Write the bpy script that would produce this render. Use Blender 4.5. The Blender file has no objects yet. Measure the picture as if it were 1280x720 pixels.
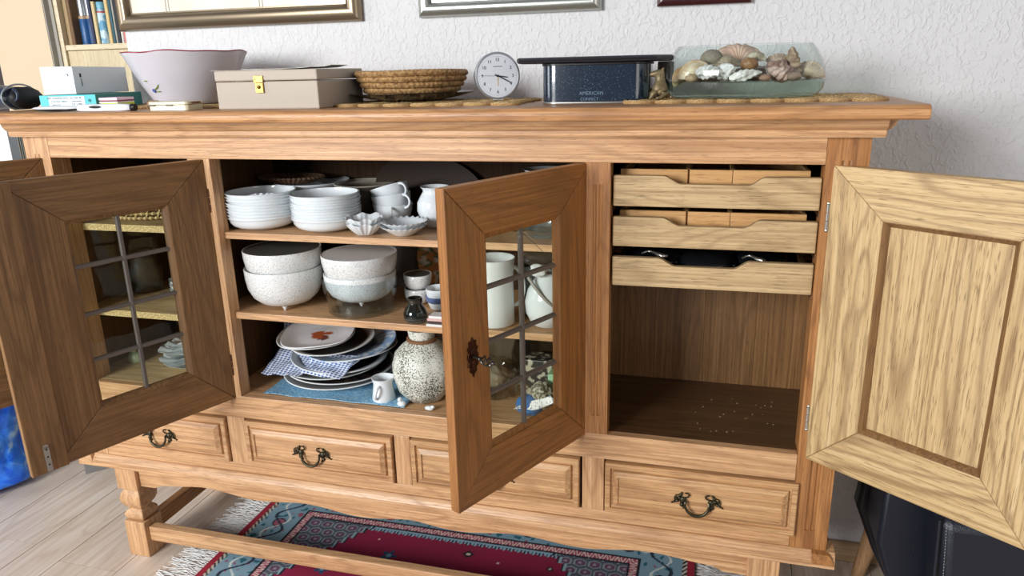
import bpy, bmesh, math, random
from mathutils import Vector, Matrix, Euler, noise
PI = math.pi
random.seed(7)
C = bpy.context.scene.collection
scene = bpy.context.scene

# ------------------------------------------------------------------ camera
cam = bpy.data.cameras.new('camera'); camo = bpy.data.objects.new('camera', cam); C.objects.link(camo)
cam.sensor_width = 36; cam.sensor_fit = 'HORIZONTAL'; cam.lens = 923.3 * 36 / 1280; cam.clip_start = .02
yaw, pitch, roll = map(math.radians, (-15.652, 16.394, -1.358))
Fv = Vector((math.sin(yaw)*math.cos(pitch), math.cos(yaw)*math.cos(pitch), -math.sin(pitch)))
R0 = Vector((math.cos(yaw), -math.sin(yaw), 0)); U0 = R0.cross(Fv)
Rv = math.cos(roll)*R0 + math.sin(roll)*U0; Uv = -math.sin(roll)*R0 + math.cos(roll)*U0
M = Matrix((Rv, Uv, -Fv)).transposed().to_4x4(); M.translation = Vector((1.72301, -1.52775, 1.36199))
camo.matrix_world = M
scene.camera = camo

# ------------------------------------------------------------------ light
w = bpy.data.worlds.new('world'); scene.world = w; w.use_nodes = True
bg = w.node_tree.nodes['Background']; bg.inputs[0].default_value = (.80, .86, 1, 1); bg.inputs[1].default_value = .20

def area(name, loc, target, sx, sy, energy, col):
    l = bpy.data.lights.new(name, 'AREA'); l.shape = 'RECTANGLE'; l.size = sx; l.size_y = sy; l.energy = energy; l.color = col
    o = bpy.data.objects.new(name, l); C.objects.link(o); o.location = loc
    o.rotation_euler = (Vector(target) - Vector(loc)).to_track_quat('-Z', 'Y').to_euler()
area('window_light', (-.75, -3.7, 1.95), (1.2, .1, .95), 1.5, 1.4, 215, (.97, .985, 1))
area('side_window_light', (-2.7, -1.3, 1.75), (.4, .2, .8), 1.3, 1.4, 40, (.90, .95, 1))
area('right_fill_light', (3.6, -2.6, 1.7), (1.3, .1, .8), 1.2, 1.6, 16, (1, .95, .88))  # added fill to brighten the lock door from the right; no opening known there

vs = scene.view_settings
vs.view_transform = 'Standard'; vs.look = 'None'; vs.exposure = 0.0; vs.gamma = 1; vs.use_curve_mapping = False

# ------------------------------------------------------------------ materials
def lin(c):
    if isinstance(c, str): c = [int(c[i:i+2], 16)/255 for i in (0, 2, 4)]
    return tuple(x/12.92 if x <= .04045 else ((x+.055)/1.055)**2.4 for x in c[:3]) + (1,)
class NT:
    def __init__(s, name):
        s.m = bpy.data.materials.new(name); s.m.use_nodes = True; s.t = s.m.node_tree; s.n = s.t.nodes
        s.b = s.n['Principled BSDF']
    def add(s, typ, **kw):
        n = s.n.new(typ)
        for k, v in kw.items():
            if k in ('operation','blend_type','data_type','wave_type','bands_direction','feature','attribute_name','noise_dimensions','rings_direction','wave_profile','distance','vector_type'): setattr(n, k, v)
            else: n.inputs[k].default_value = v
        return n
    def link(s, a, b): s.t.links.new(a, b)
    def ramp(s, fac, stops):
        r = s.n.new('ShaderNodeValToRGB'); s.link(fac, r.inputs[0]); e = r.color_ramp.elements
        while len(e) > len(stops): e.remove(e[-1])
        while len(e) < len(stops): e.new(.5)
        for el, (p, c) in zip(e, stops): el.position = p; el.color = lin(c) if isinstance(c, str) else (c, c, c, 1)
        return r.outputs[0]
    def mix(s, fac, a, b, blend='MIX'):
        n = s.n.new('ShaderNodeMix'); n.data_type = 'RGBA'; n.blend_type = blend
        for sock, v in ((n.inputs[0], fac), (n.inputs[6], a), (n.inputs[7], b)):
            if hasattr(v, 'links') or hasattr(v, 'is_linked'): s.link(v, sock)
            else: sock.default_value = v if sock == n.inputs[0] else (lin(v) if isinstance(v, str) else v)
        return n.outputs[2]
    def math(s, op, a, b=0.0):
        n = s.n.new('ShaderNodeMath'); n.operation = op
        for sock, v in ((n.inputs[0], a), (n.inputs[1], b)):
            if hasattr(v, 'is_linked'): s.link(v, sock)
            else: sock.default_value = v
        return n.outputs[0]
    def bump(s, h, strength=.3, dist=.002):
        n = s.n.new('ShaderNodeBump'); n.inputs['Strength'].default_value = strength; n.inputs['Distance'].default_value = dist
        s.link(h, n.inputs['Height']); s.link(n.outputs[0], s.b.inputs['Normal'])
    def coord(s, scale=(1,1,1), rand=False):
        tc = s.n.new('ShaderNodeTexCoord'); mp = s.n.new('ShaderNodeMapping'); mp.inputs['Scale'].default_value = scale
        if rand:
            oi = s.n.new('ShaderNodeObjectInfo'); va = s.n.new('ShaderNodeVectorMath'); va.operation = 'ADD'
            cx = s.n.new('ShaderNodeCombineXYZ')
            r1 = s.math('MULTIPLY', oi.outputs['Random'], 7.3); r2 = s.math('MULTIPLY', oi.outputs['Random'], 3.1)
            s.link(r1, cx.inputs[0]); s.link(r2, cx.inputs[1]); s.link(r1, cx.inputs[2])
            s.link(tc.outputs['Object'], va.inputs[0]); s.link(cx.outputs[0], va.inputs[1]); s.link(va.outputs[0], mp.inputs[0])
        else: s.link(tc.outputs['Object'], mp.inputs[0])
        return mp.outputs[0]

def oak(name, light, mid, dark, axis, rough=.42, fig=1.0, fine=1.0, spec=.5, fleck=.45):
    """straight-grained oak: long streaks, dark open pores and cathedral figure along one axis"""
    t = NT(name)
    def sc(al, ac):
        v = [ac, ac, ac]; v['xyz'.index(axis)] = al; return tuple(v)
    f = t.add('ShaderNodeTexNoise', Scale=1.0, Detail=4.0, Roughness=.6); t.link(t.coord(sc(2.6, 240*fine), True), f.inputs[0])
    p = t.add('ShaderNodeTexNoise', Scale=1.0, Detail=2.0, Roughness=.5); t.link(t.coord(sc(30, 620*fine), True), p.inputs[0])
    g = t.add('ShaderNodeTexNoise', Scale=1.0, Detail=2.0, Roughness=.45, Distortion=.35); t.link(t.coord(sc(1.1, 9), True), g.inputs[0])
    big = t.add('ShaderNodeTexNoise', Scale=1.0, Detail=1.0); t.link(t.coord(sc(1.3, 5), True), big.inputs[0])
    ring = t.math('SINE', t.math('MULTIPLY', g.outputs[0], 75.0))
    ring = t.math('ADD', t.math('MULTIPLY', ring, .5), .5)
    dk2 = ''.join('%02x' % int(int(dark[i:i+2], 16)*.6+int(mid[i:i+2], 16)*.4) for i in (0, 2, 4))
    base = t.ramp(f.outputs[0], [(.27, dk2), (.48, mid), (.72, light)])
    c2 = t.mix(t.math('MULTIPLY', t.math('POWER', ring, 4.0), .42*fig), base, dark)
    bigr = t.ramp(big.outputs[0], [(.35, 0.0), (.65, 1.0)])
    c3 = t.mix(t.math('MULTIPLY', bigr, .35), c2, t.mix(.6, c2, light))
    pr = t.ramp(p.outputs[0], [(.33, 1.0), (.42, 0.0)])
    c4 = t.mix(t.math('MULTIPLY', pr, fleck), c3, t.mix(.35, dark, (.02,.01,.005,1)))
    t.link(c4, t.b.inputs['Base Color']); t.b.inputs['Roughness'].default_value = rough; t.b.inputs['Specular IOR Level'].default_value = spec
    t.bump(t.math('SUBTRACT', t.math('MULTIPLY', f.outputs[0], .5), pr), .22, .0008)
    return t.m
MO = {}
def woods(key, light, mid, dark, **kw):
    for a in 'xyz': MO[key+a] = oak('oak_%s_%s' % (key, a), light, mid, dark, a, **kw)
woods('front', 'dab287', 'c3966a', '885c38')
woods('warm', 'bf8a56', 'a5703f', '6e4424')  # darker copy of the front oak, for parts with shade put in their colour
woods('drawer', 'd6af80', 'bd9062', '82593a')
woods('outer', 'a9713d', '91602f', '623a1b')
woods('inner', '967048', '7b5833', '4a3119')
woods('straw', 'd8be90', 'c3a473', '80603a', fine=.95, rough=.55, fig=1.5, fleck=.62)
woods('slab', 'cf9f6e', 'b58253', '7b5030')
woods('tray', 'cdb489', 'b89b70', '7c603c', fine=.9, rough=.55, fleck=.55)
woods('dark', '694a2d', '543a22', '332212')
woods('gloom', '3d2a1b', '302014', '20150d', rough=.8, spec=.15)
woods('bamboo', 'dcae74', 'd0a068', 'b07e48', fig=.2, fine=.5)

def plain(name, col, rough=.5, metal=0, coat=0, noise_amt=0, nscale=8, bump=0, bscale=60, spec=None):
    t = NT(name)
    if noise_amt:
        n = t.add('ShaderNodeTexNoise', Scale=nscale, Detail=3.0); t.link(t.coord((1,1,1), True), n.inputs[0])
        d = tuple(max(0, x*(1-noise_amt)) for x in lin(col)[:3]) + (1,)
        t.link(t.mix(n.outputs[0], d, col), t.b.inputs['Base Color'])
    else: t.b.inputs['Base Color'].default_value = lin(col)
    t.b.inputs['Roughness'].default_value = rough; t.b.inputs['Metallic'].default_value = metal
    if coat: t.b.inputs['Coat Weight'].default_value = coat; t.b.inputs['Coat Roughness'].default_value = .08
    if spec is not None: t.b.inputs['Specular IOR Level'].default_value = spec
    if bump:
        n = t.add('ShaderNodeTexNoise', Scale=bscale, Detail=3.0); t.link(t.coord(), n.inputs[0]); t.bump(n.outputs[0], bump, .002)
    return t.m
def speckled(name, base, spot, amt=.35, scale=300, rough=.3, spots2=None):
    t = NT(name); n = t.add('ShaderNodeTexNoise', Scale=scale, Detail=2.0); t.link(t.coord(), n.inputs[0])
    n2 = t.add('ShaderNodeTexNoise', Scale=14.0, Detail=3.0); t.link(t.coord(), n2.inputs[0])
    th = t.math('ADD', n.outputs[0], t.math('MULTIPLY', t.math('SUBTRACT', n2.outputs[0], .5), .5 if spots2 else .12))
    t.link(t.mix(t.ramp(th, [(amt, 1.0), (amt+.09, 0.0)]), base, spot), t.b.inputs['Base Color']); t.b.inputs['Roughness'].default_value = rough
    return t.m
def glass(name, tint, refl=1.0, rough=.02, wav=.25):
    t = NT(name); t.n.remove(t.b)
    tr = t.n.new('ShaderNodeBsdfTransparent'); tr.inputs[0].default_value = lin(tint)
    gl = t.n.new('ShaderNodeBsdfGlossy'); gl.inputs['Roughness'].default_value = rough
    fr = t.n.new('ShaderNodeLayerWeight'); fr.inputs[0].default_value = .5
    sch = t.math('ADD', t.math('MULTIPLY', t.math('POWER', fr.outputs['Facing'], 4.0), .7), .035)
    mx = t.n.new('ShaderNodeMixShader'); t.link(t.math('MINIMUM', t.math('MULTIPLY', sch, refl), .85), mx.inputs[0])
    t.link(tr.outputs[0], mx.inputs[1]); t.link(gl.outputs[0], mx.inputs[2]); t.link(mx.outputs[0], t.n['Material Output'].inputs[0])
    n = t.add('ShaderNodeTexNoise', Scale=9.0, Detail=1.0); t.link(t.coord(), n.inputs[0])
    b = t.n.new('ShaderNodeBump'); b.inputs['Strength'].default_value = wav; b.inputs['Distance'].default_value = .01
    t.link(n.outputs[0], b.inputs['Height']); t.link(b.outputs[0], gl.inputs['Normal'])
    return t.m
def vcol(name, rough=.6, bump=0, bscale=900, coat=0):
    t = NT(name); a = t.add('ShaderNodeAttribute', attribute_name='tint')
    t.link(a.outputs['Color'], t.b.inputs['Base Color']); t.b.inputs['Roughness'].default_value = rough
    if coat: t.b.inputs['Coat Weight'].default_value = coat
    if bump:
        n = t.add('ShaderNodeTexNoise', Scale=bscale, Detail=2.0); t.link(t.coord(), n.inputs[0]); t.bump(n.outputs[0], bump, .002)
    return t.m

def wallpaper():
    t = NT('textured_white_wallpaper')
    n = t.add('ShaderNodeTexNoise', Scale=80.0, Detail=2.0, Roughness=.5, Distortion=.7); t.link(t.coord((1,1,.75)), n.inputs[0])
    n2 = t.add('ShaderNodeTexNoise', Scale=260.0, Detail=1.0); t.link(t.coord(), n2.inputs[0])
    t.b.inputs['Base Color'].default_value = lin('d8d7d7'); t.b.inputs['Roughness'].default_value = .85
    h = t.math('ADD', t.ramp(n.outputs[0], [(.47, 0.0), (.66, 1.0)]), t.math('MULTIPLY', n2.outputs[0], .3))
    t.bump(h, .55, .0026); return t.m
m_wall = wallpaper()
def floorwood():
    t = NT('whitewashed_oak_planks')
    f = t.add('ShaderNodeTexNoise', Scale=1.0, Detail=4.0); t.link(t.coord((60, 3, 60), True), f.inputs[0])
    g = t.add('ShaderNodeTexNoise', Scale=1.0, Detail=2.0, Distortion=.3); t.link(t.coord((7, .9, 7), True), g.inputs[0])
    oi = t.n.new('ShaderNodeObjectInfo')
    ring = t.math('POWER', t.math('ADD', t.math('MULTIPLY', t.math('SINE', t.math('MULTIPLY', g.outputs[0], 70.0)), .5), .5), 6.0)
    base = t.ramp(f.outputs[0], [(.3, 'c9b5a2'), (.7, 'e0d3c5')])
    c = t.mix(t.math('MULTIPLY', ring, .4), base, 'b59c84')
    c = t.mix(t.math('MULTIPLY', oi.outputs['Random'], .35), c, 'ccb8a4')
    t.link(c, t.b.inputs['Base Color']); t.b.inputs['Roughness'].default_value = .38; t.bump(f.outputs[0], .15, .001)
    return t.m
m_floor = floorwood()
m_gap = plain('dark_joint_filler', '5a4636', .9)
m_base = oak('baseboard_oak', 'c8ab88', 'b59674', '8d6f4f', 'x')
m_porc = plain('white_glazed_porcelain', 'dfe5e8', .12, coat=.5)
m_stone = speckled('off_white_speckled_stoneware', 'e0e2e1', 'b3b3ae', .38, 420, .25)
m_stonein = plain('dark_grey_inside', '55544f', .4)  # bowl insides in a darker grey than the outsides
m_chip = speckled('cut_chipboard_edge', 'd8c494', 'ab9260', .5, 260, .8)
m_brass = plain('aged_dark_brass', '55503f', .38, .9, noise_amt=.6, nscale=90)
m_gold = plain('polished_brass', 'd3ac5a', .3, .85, noise_amt=.2, nscale=60)
m_hinge = plain('brown_metal_hinge', '5a3a28', .35, .8)
m_steel = plain('brushed_steel', 'b5b2aa', .3, .9)
m_dsteel = plain('dark_pewter', '5d5a52', .3, .9, noise_amt=.4, nscale=70)
m_lead = plain('grey_lead_came', '6c6560', .5, .35)
m_pane = glass('clear_cabinet_glass', 'f3f6f0', .8)
m_gbowl = glass('clear_bowl_glass', 'fafdfc', 1.0, wav=.02)
m_gbase = glass('greenish_thick_glass', 'e6f3ec', 1.5, wav=.03)
m_dish = glass('bluish_dish_glass', 'f5f9fa', 1.2)
m_film = glass('crumpled_clear_film', 'eeeeea', 2.2, .12)
m_black = plain('black_plastic', '131313', .35)
m_text = plain('dark_ink', '24242a', .7)

# ------------------------------------------------------------------ mesh helpers
def new(): return bmesh.new()
def box(bm, x0, x1, y0, y1, z0, z1, rz=0, c=None):
    vs_ = [(x, y, z) for x in (x0, x1) for y in (y0, y1) for z in (z0, z1)]
    if rz:
        c = c or ((x0+x1)/2, (y0+y1)/2); ca, sa = math.cos(rz), math.sin(rz)
        vs_ = [(c[0]+(x-c[0])*ca-(y-c[1])*sa, c[1]+(x-c[0])*sa+(y-c[1])*ca, z) for x, y, z in vs_]
    v = [bm.verts.new(p) for p in vs_]
    for f in ((0,1,3,2),(4,6,7,5),(0,4,5,1),(2,3,7,6),(0,2,6,4),(1,5,7,3)): bm.faces.new([v[i] for i in f])
    return bm
def prism(bm, pts, axis, a0, a1):
    """extrude polygon pts (2-D) along axis 'x','y','z'"""
    def P(p, a): return {'x': (a, p[0], p[1]), 'y': (p[0], a, p[1]), 'z': (p[0], p[1], a)}[axis]
    A = [bm.verts.new(P(p, a0)) for p in pts]; B = [bm.verts.new(P(p, a1)) for p in pts]
    bm.faces.new(A); bm.faces.new(B[::-1]); n = len(pts)
    for i in range(n): bm.faces.new((A[i], B[i], B[(i+1) % n], A[(i+1) % n]))
    return bm
def lathe(bm, prof, segs=40, c=(0,0,0), fn=None, T=None, closed=False):
    rings = []
    for k, (r, z) in enumerate(prof):
        ring = []
        for i in range(segs):
            a = 2*PI*i/segs; rr, zz = (r, z) if not fn else fn(r, z, a, k)
            p = Vector((rr*math.cos(a), rr*math.sin(a), zz))
            if T: p = T @ p
            ring.append(bm.verts.new((c[0]+p.x, c[1]+p.y, c[2]+p.z)))
        rings.append(ring)
    for k in range(len(rings)-1):
        for i in range(segs):
            j = (i+1) % segs; bm.faces.new((rings[k][i], rings[k][j], rings[k+1][j], rings[k+1][i]))
    if prof[0][0] > 1e-5: bm.faces.new(rings[0][::-1])
    if prof[-1][0] > 1e-5 and not closed: bm.faces.new(rings[-1])
    return bm
def tube(bm, pts, r, segs=8, cap=True):
    pts = [Vector(p) for p in pts]; rings = []; up = None
    for i, p in enumerate(pts):
        d = (pts[min(i+1, len(pts)-1)] - pts[max(i-1, 0)]).normalized()
        if up is None: up = d.orthogonal().normalized()
        up = (up - d*up.dot(d)).normalized(); s = d.cross(up); rr = r[i] if hasattr(r, '__len__') else r
        rings.append([bm.verts.new(p + (up*math.cos(2*PI*k/segs) + s*math.sin(2*PI*k/segs))*rr) for k in range(segs)])
    for a, b in zip(rings, rings[1:]):
        for k in range(segs): bm.faces.new((a[k], a[(k+1) % segs], b[(k+1) % segs], b[k]))
    if cap: bm.faces.new(rings[0][::-1]); bm.faces.new(rings[-1])
    return bm
def blob(bm, c, r, seg=12, rings=8, fn=None, T=None):
    rx, ry, rz = r if hasattr(r, '__len__') else (r, r, r); vv = []
    for i in range(rings+1):
        th = PI*i/rings; row = []
        for j in range(seg):
            ph = 2*PI*j/seg; p = Vector((math.sin(th)*math.cos(ph), math.sin(th)*math.sin(ph), math.cos(th)))
            if fn: p = p*fn(p, th, ph)
            p = Vector((p.x*rx, p.y*ry, p.z*rz))
            if T: p = T @ p
            row.append(bm.verts.new(Vector(c)+p))
            if i in (0, rings): break
        vv.append(row)
    for i in range(rings):
        for j in range(seg):
            k = (j+1) % seg
            if i == 0: bm.faces.new((vv[0][0], vv[1][j], vv[1][k]))
            elif i == rings-1: bm.faces.new((vv[i][j], vv[i+1][0], vv[i][k]))
            else: bm.faces.new((vv[i][j], vv[i+1][j], vv[i+1][k], vv[i][k]))
    return bm
def grid(bm, nu, nv, fn, thick=0):
    V = [[bm.verts.new(fn(i/nu, j/nv)) for j in range(nv+1)] for i in range(nu+1)]
    for i in range(nu):
        for j in range(nv): bm.faces.new((V[i][j], V[i+1][j], V[i+1][j+1], V[i][j+1]))
    return bm
def smooth(o, ang=40):
    for p in o.data.polygons: p.use_smooth = True
    try: o.data.set_sharp_from_angle(angle=math.radians(ang))
    except Exception: pass
def obj(name, bm, mat, parent=None, off=None, sm=None, bev=0, solid=0, kind=None, label=None, origin='c', rot=None):
    """link a bmesh as one object; verts are in the parent's space (minus off)"""
    if off is not None: bmesh.ops.translate(bm, verts=bm.verts, vec=-Vector(off))
    bmesh.ops.recalc_face_normals(bm, faces=bm.faces)
    lo = Vector([min(v.co[i] for v in bm.verts) for i in range(3)]); hi = Vector([max(v.co[i] for v in bm.verts) for i in range(3)])
    o0 = (lo+hi)/2
    if origin == 'b': o0.z = lo.z
    if origin == '0': o0 = Vector((0,0,0))
    bmesh.ops.translate(bm, verts=bm.verts, vec=-o0)
    me = bpy.data.meshes.new(name); bm.to_mesh(me); bm.free()
    for m in (mat if isinstance(mat, (list, tuple)) else [mat]): me.materials.append(m)
    o = bpy.data.objects.new(name, me); C.objects.link(o); o.location = o0
    if parent: o.parent = parent
    if sm: smooth(o, sm)
    if bev:
        b = o.modifiers.new('bevel', 'BEVEL'); b.width = bev; b.segments = 2; b.limit_method = 'ANGLE'; b.angle_limit = math.radians(35)
    if solid:
        s = o.modifiers.new('solid', 'SOLIDIFY'); s.thickness = solid; s.offset = -1
    if kind: o['kind'] = kind
    if label: o['label'] = label
    return o
def tag(o, label, cat, group=None):
    o['label'] = label; o['category'] = cat
    if group: o['group'] = group
    return o
def thing(name, label, cat, loc=(0,0,0), rz=0, group=None):
    o = bpy.data.objects.new(name, None); C.objects.link(o); o.location = loc; o.rotation_euler = (0,0,rz); o.empty_display_size = .05
    return tag(o, label, cat, group)
def copy_tree(o, parent=None):
    c = o.copy(); C.objects.link(c); c.parent = parent
    for ch in o.children: copy_tree(ch, c)
    return c
def tint(o, fn):
    """colour of printed / glazed decoration per vertex, from local coordinates"""
    me = o.data; at = me.color_attributes.new('tint', 'FLOAT_COLOR', 'POINT'); buf = []
    for v in me.vertices: buf.extend(lin(fn(v.co)))
    at.data.foreach_set('color', buf)
def text_bm(bm, s, size, T, align='CENTER', extrude=.0004):
    cu = bpy.data.curves.new('t', 'FONT'); cu.body = s; cu.size = size; cu.extrude = extrude; cu.align_x = align; cu.align_y = 'CENTER'; cu.resolution_u = 3
    o = bpy.data.objects.new('t', cu); C.objects.link(o); bpy.context.view_layer.update()
    me = bpy.data.meshes.new_from_object(o.evaluated_get(bpy.context.evaluated_depsgraph_get()))
    me.transform(T); bm.from_mesh(me); bpy.data.objects.remove(o); bpy.data.curves.remove(cu); bpy.data.meshes.remove(me)
def struct(o): o['kind'] = 'structure'; return o

# ------------------------------------------------------------------ room shell
struct(obj('wall_back', box(new(), -.04, 4.2, .46, .60, 0, 2.6), m_wall))
m_alc = plain('alcove_plaster', 'dccbb0', .85)
struct(obj('wall_alcove', box(new(), -3.0, -.04, 1.55, 1.7, 0, 2.6), m_alc))
struct(obj('wall_left', box(new(), -3.1, -3.0, -.6, 1.7, 0, 2.6), m_alc))
struct(obj('wall_right', box(new(), 4.2, 4.3, -3.5, .6, 0, 2.6), m_wall))
struct(obj('baseboard_back', box(new(), -.04, 4.2, .447, .46, 0, .062), m_base, bev=.003))
fl = struct(obj('floor', box(new(), -3.0, 4.2, -3.6, 1.55, -.03, -.004), m_gap, origin='c'))
seams = []
x = .25
step = [.21, .137]
k = 0
xs = [.25]
while xs[-1] < 3.4: xs.append(xs[-1] + step[k % 2]); k += 1
k = 0
ys = [.25]
while ys[0] > -2.85: ys.insert(0, ys[0] - [.136, .208, .136, .215][k % 4]); k += 1
xs = ys[:-1] + xs
pm = {}
flo = fl.location
for i in range(len(xs)-1):
    a, b = xs[i]+.0012, xs[i+1]-.0012
    wd = round(b-a, 4)
    cuts = [-.034 if abs(a+.45) < .03 else -.085 if abs(a+.09) < .03 else random.uniform(-1.2, -.3)]
    while cuts[0] > -3.0: cuts.insert(0, cuts[0]-random.choice((.9, 1.2)))
    cuts = [-3.55] + [c for c in cuts if c > -3.4] + [1.55]
    if a > -.1: cuts[-1] = .45
    for c0, c1 in zip(cuts, cuts[1:]):
        key = (wd, round(c1-c0, 3))
        cx, cy = (a+b)/2, (c0+c1)/2
        if key not in pm:
            bm = new(); box(bm, -wd/2, wd/2, -(c1-c0)/2+.0012, (c1-c0)/2-.0012, -.02, 0)
            o = obj('floor_plank', bm, m_floor, origin='0'); pm[key] = o.data
        else:
            o = bpy.data.objects.new('floor_plank', pm[key]); C.objects.link(o)
        o.parent = fl; o.location = Vector((cx, cy, 0)) - flo

# ------------------------------------------------------------------ sideboard
ROOT = Vector((1, .2, 0))
sb = thing('sideboard', 'long rustic oak sideboard with open doors, four drawers and turned legs', 'sideboard', ROOT)
def part(name, bm, mat, parent=sb, **kw): return obj(name, bm, mat, parent, off=(ROOT if parent is sb else None), **kw)
def wpart(name, b, key, ax, bev=.0015, **kw): return part(name, box(new(), *b), MO[key+ax], bev=bev, **kw)
# top slab with rounded nose
prof = [(-.075,1.264),(-.079,1.268),(-.080,1.276),(-.079,1.283),(-.073,1.289),(-.066,1.2905),(.458,1.2905),(.458,1.264)]
top = part('top', prism(new(), prof, 'x', -.075, 2.075), MO['slabx'], bev=.004)
# cornice moulding (front)
cor = [(0,1.229),(-.019,1.229),(-.021,1.233),(-.021,1.242),(-.027,1.245),(-.034,1.252),(-.037,1.259),(-.037,1.264),(0,1.264)]
bm = new()
part('cornice', prism(bm, cor, 'x', -.019, 2.019), MO['frontx'])
for s, x0 in ((-1, 0), (1, 2.0)):
    pts = [(x0, 1.229)] + [(x0+s*(-y), z) for y, z in cor[1:-1]] + [(x0, 1.264)]
    part('cornice_return', prism(new(), pts, 'y', -.0185, .44), MO['fronty'])
# frame
ZT, ZB, ZL = 1.1755, .5565, .329
wpart('top_rail', (.0767, 1.9233, 0, .022, ZT, 1.229), 'front', 'x')
wpart('middle_rail', (.0767, 1.9233, 0, .022, .4935, ZB), 'front', 'x')
wpart('bottom_rail', (.0767, 1.9233, 0, .022, ZL, .3565), 'front', 'x')
def fluted(x0, x1, z0, z1, key, name='corner_post', depth=.06):
    """post with two shallow vertical flutes"""
    xc = (x0+x1)/2; p = [(x0,0)]
    for fc in (xc-.006, xc+.006):
        for dx, dy in ((-.0042,0),(-.0022,.0022),(0,.003),(.0022,.0022),(.0042,0)): p.append((fc+dx, dy))
    bm = new(); box(bm, x0, x1, 0, depth, z0, z0+.045); box(bm, x0, x1, 0, depth, z1-.045, z1)
    prism(bm, p+[(x1,0),(x1,depth),(x0,depth)], 'z', z0+.045, z1-.045)
    return part(name, bm, MO[key+'z'])
for x0, x1 in ((0, .0765), (1.9235, 2.0)):
    fluted(x0, x1, ZL, 1.229, 'front' if x0 < 1 else 'warm')  # right post: weaker light painted in as darker oak
fluted(.488, .549, ZB, ZT, 'front', 'divider_post', .04)
fluted(1.459, 1.5123, ZB, ZT, 'warm', 'divider_post', .04)  # light falloff towards the right is in this post's colour
# drawer row stiles
for x0, x1 in ((.494, .547), (.978, 1.02), (1.4555, 1.507)):
    wpart('drawer_stile', (x0, x1, 0, .022, .3565, .4935), 'front', 'z')
# carcass
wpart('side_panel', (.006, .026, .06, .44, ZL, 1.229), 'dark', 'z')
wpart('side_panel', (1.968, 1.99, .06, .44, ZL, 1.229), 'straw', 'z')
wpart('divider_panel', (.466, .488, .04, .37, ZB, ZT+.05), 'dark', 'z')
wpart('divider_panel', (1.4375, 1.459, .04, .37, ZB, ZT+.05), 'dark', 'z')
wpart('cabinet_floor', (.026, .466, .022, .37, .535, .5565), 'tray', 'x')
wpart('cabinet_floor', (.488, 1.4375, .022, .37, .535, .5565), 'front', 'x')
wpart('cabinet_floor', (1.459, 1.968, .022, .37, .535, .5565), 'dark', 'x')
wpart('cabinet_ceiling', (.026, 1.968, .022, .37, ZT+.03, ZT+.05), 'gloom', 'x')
# back boards: vertical boards, one part each
nb = 0
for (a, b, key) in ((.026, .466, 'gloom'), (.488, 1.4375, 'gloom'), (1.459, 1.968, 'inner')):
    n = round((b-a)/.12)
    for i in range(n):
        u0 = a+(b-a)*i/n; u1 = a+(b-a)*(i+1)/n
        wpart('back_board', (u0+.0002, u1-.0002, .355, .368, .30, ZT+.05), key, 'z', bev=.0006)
wpart('drawer_bottom', (.026, 1.968, .05, .37, .31, .325), 'dark', 'x')
# shelves
def shelf(x0, x1, y0, z, t, key, front=None):
    o = wpart('shelf', (x0, x1, y0, .352, z-t, z), key, 'x')
    if front:
        part('shelf_edge', box(new(), x0, x1, y0-.001, y0+.0002, z-t, z), front)
    return o
shelf(.488, 1.4375, .018, .993, .0165, 'front'); shelf(.488, 1.4375, .018, .784, .0175, 'front')
shelf(.026, .466, .06, .993, .018, 'tray', m_chip); shelf(.026, .466, .06, .750, .018, 'tray', m_chip)

# base moulding
bpf = [(0,.3292),(-.004,.329),(-.010,.322),(-.016,.312),(-.018,.300),(-.018,.296),(.04,.296),(.04,.3292)]
part('base_moulding', prism(new(), bpf, 'x', -.018, 2.018), MO['frontx'])
for s, x0 in ((-1, .0), (1, 2.0)):
    part('base_moulding_return', prism(new(), [(x0-s*.03,.3292)]+[(x0+s*(-y), z) for y, z in bpf[:6]]+[(x0-s*.03,.296)], 'y', -.0175, .40), MO['warmy' if s > 0 else 'fronty'])  # right return in darker oak: its shadow is put into the colour
# scalloped apron
def apz(x):
    if x < .21: return .232
    if x > 1.79: return .232
    u = (x-.21)/(1.58)
    v = abs(u-.5)*2
    base = .247 - .004*math.cos(v*PI)
    z = base + .007*math.cos(v*PI*5+.4)
    e = min(1, min(x-.21, 1.79-x)/.03)
    return .232+(z-.232)*e
pts = [(.155, .297)] + [(.155+1.69*i/120, apz(.155+1.69*i/120)) for i in range(121)] + [(1.845, .297)]
part('apron', prism(new(), pts, 'y', .006, .026), MO['frontx'])
# turned legs
def leg(x, y, key='front'):
    bm = new(); h = .035
    box(bm, x-h, x+h, y-h, y+h, 0, .116); box(bm, x-h, x+h, y-h, y+h, .222, .297)
    # square-section turning: a bulb and a smaller ring between the blocks
    pf = [(.024,.116),(.030,.119),(.034,.126),(.036,.134),(.034,.142),(.028,.148),(.0235,.152),(.026,.156),(.033,.164),(.038,.175),(.040,.187),(.038,.200),(.031,.212),(.027,.217),(.030,.2225)]
    def sq(r, z, a, k):
        s = 1/max(abs(math.cos(a)), abs(math.sin(a))); return r*(.10+.90*s)*.93, z
    lathe(bm, pf, 64, (x, y, 0), fn=sq)
    return part('leg', bm, MO[key+'z'], sm=35, bev=.002)
for lx, ly in ((.127, .028), (1.873, .028), (.127, .404), (1.873, .404)): leg(lx, ly)
wpart('stretcher', (.162, 1.838, .006, .034, .050, .097), 'front', 'x', bev=.003)
wpart('stretcher', (.112, .142, .063, .369, .050, .097), 'warm', 'y', bev=.003)  # side stretchers: darker oak stands in for the shade on them
wpart('stretcher', (1.858, 1.888, .063, .369, .050, .097), 'warm', 'y', bev=.003)

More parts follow.
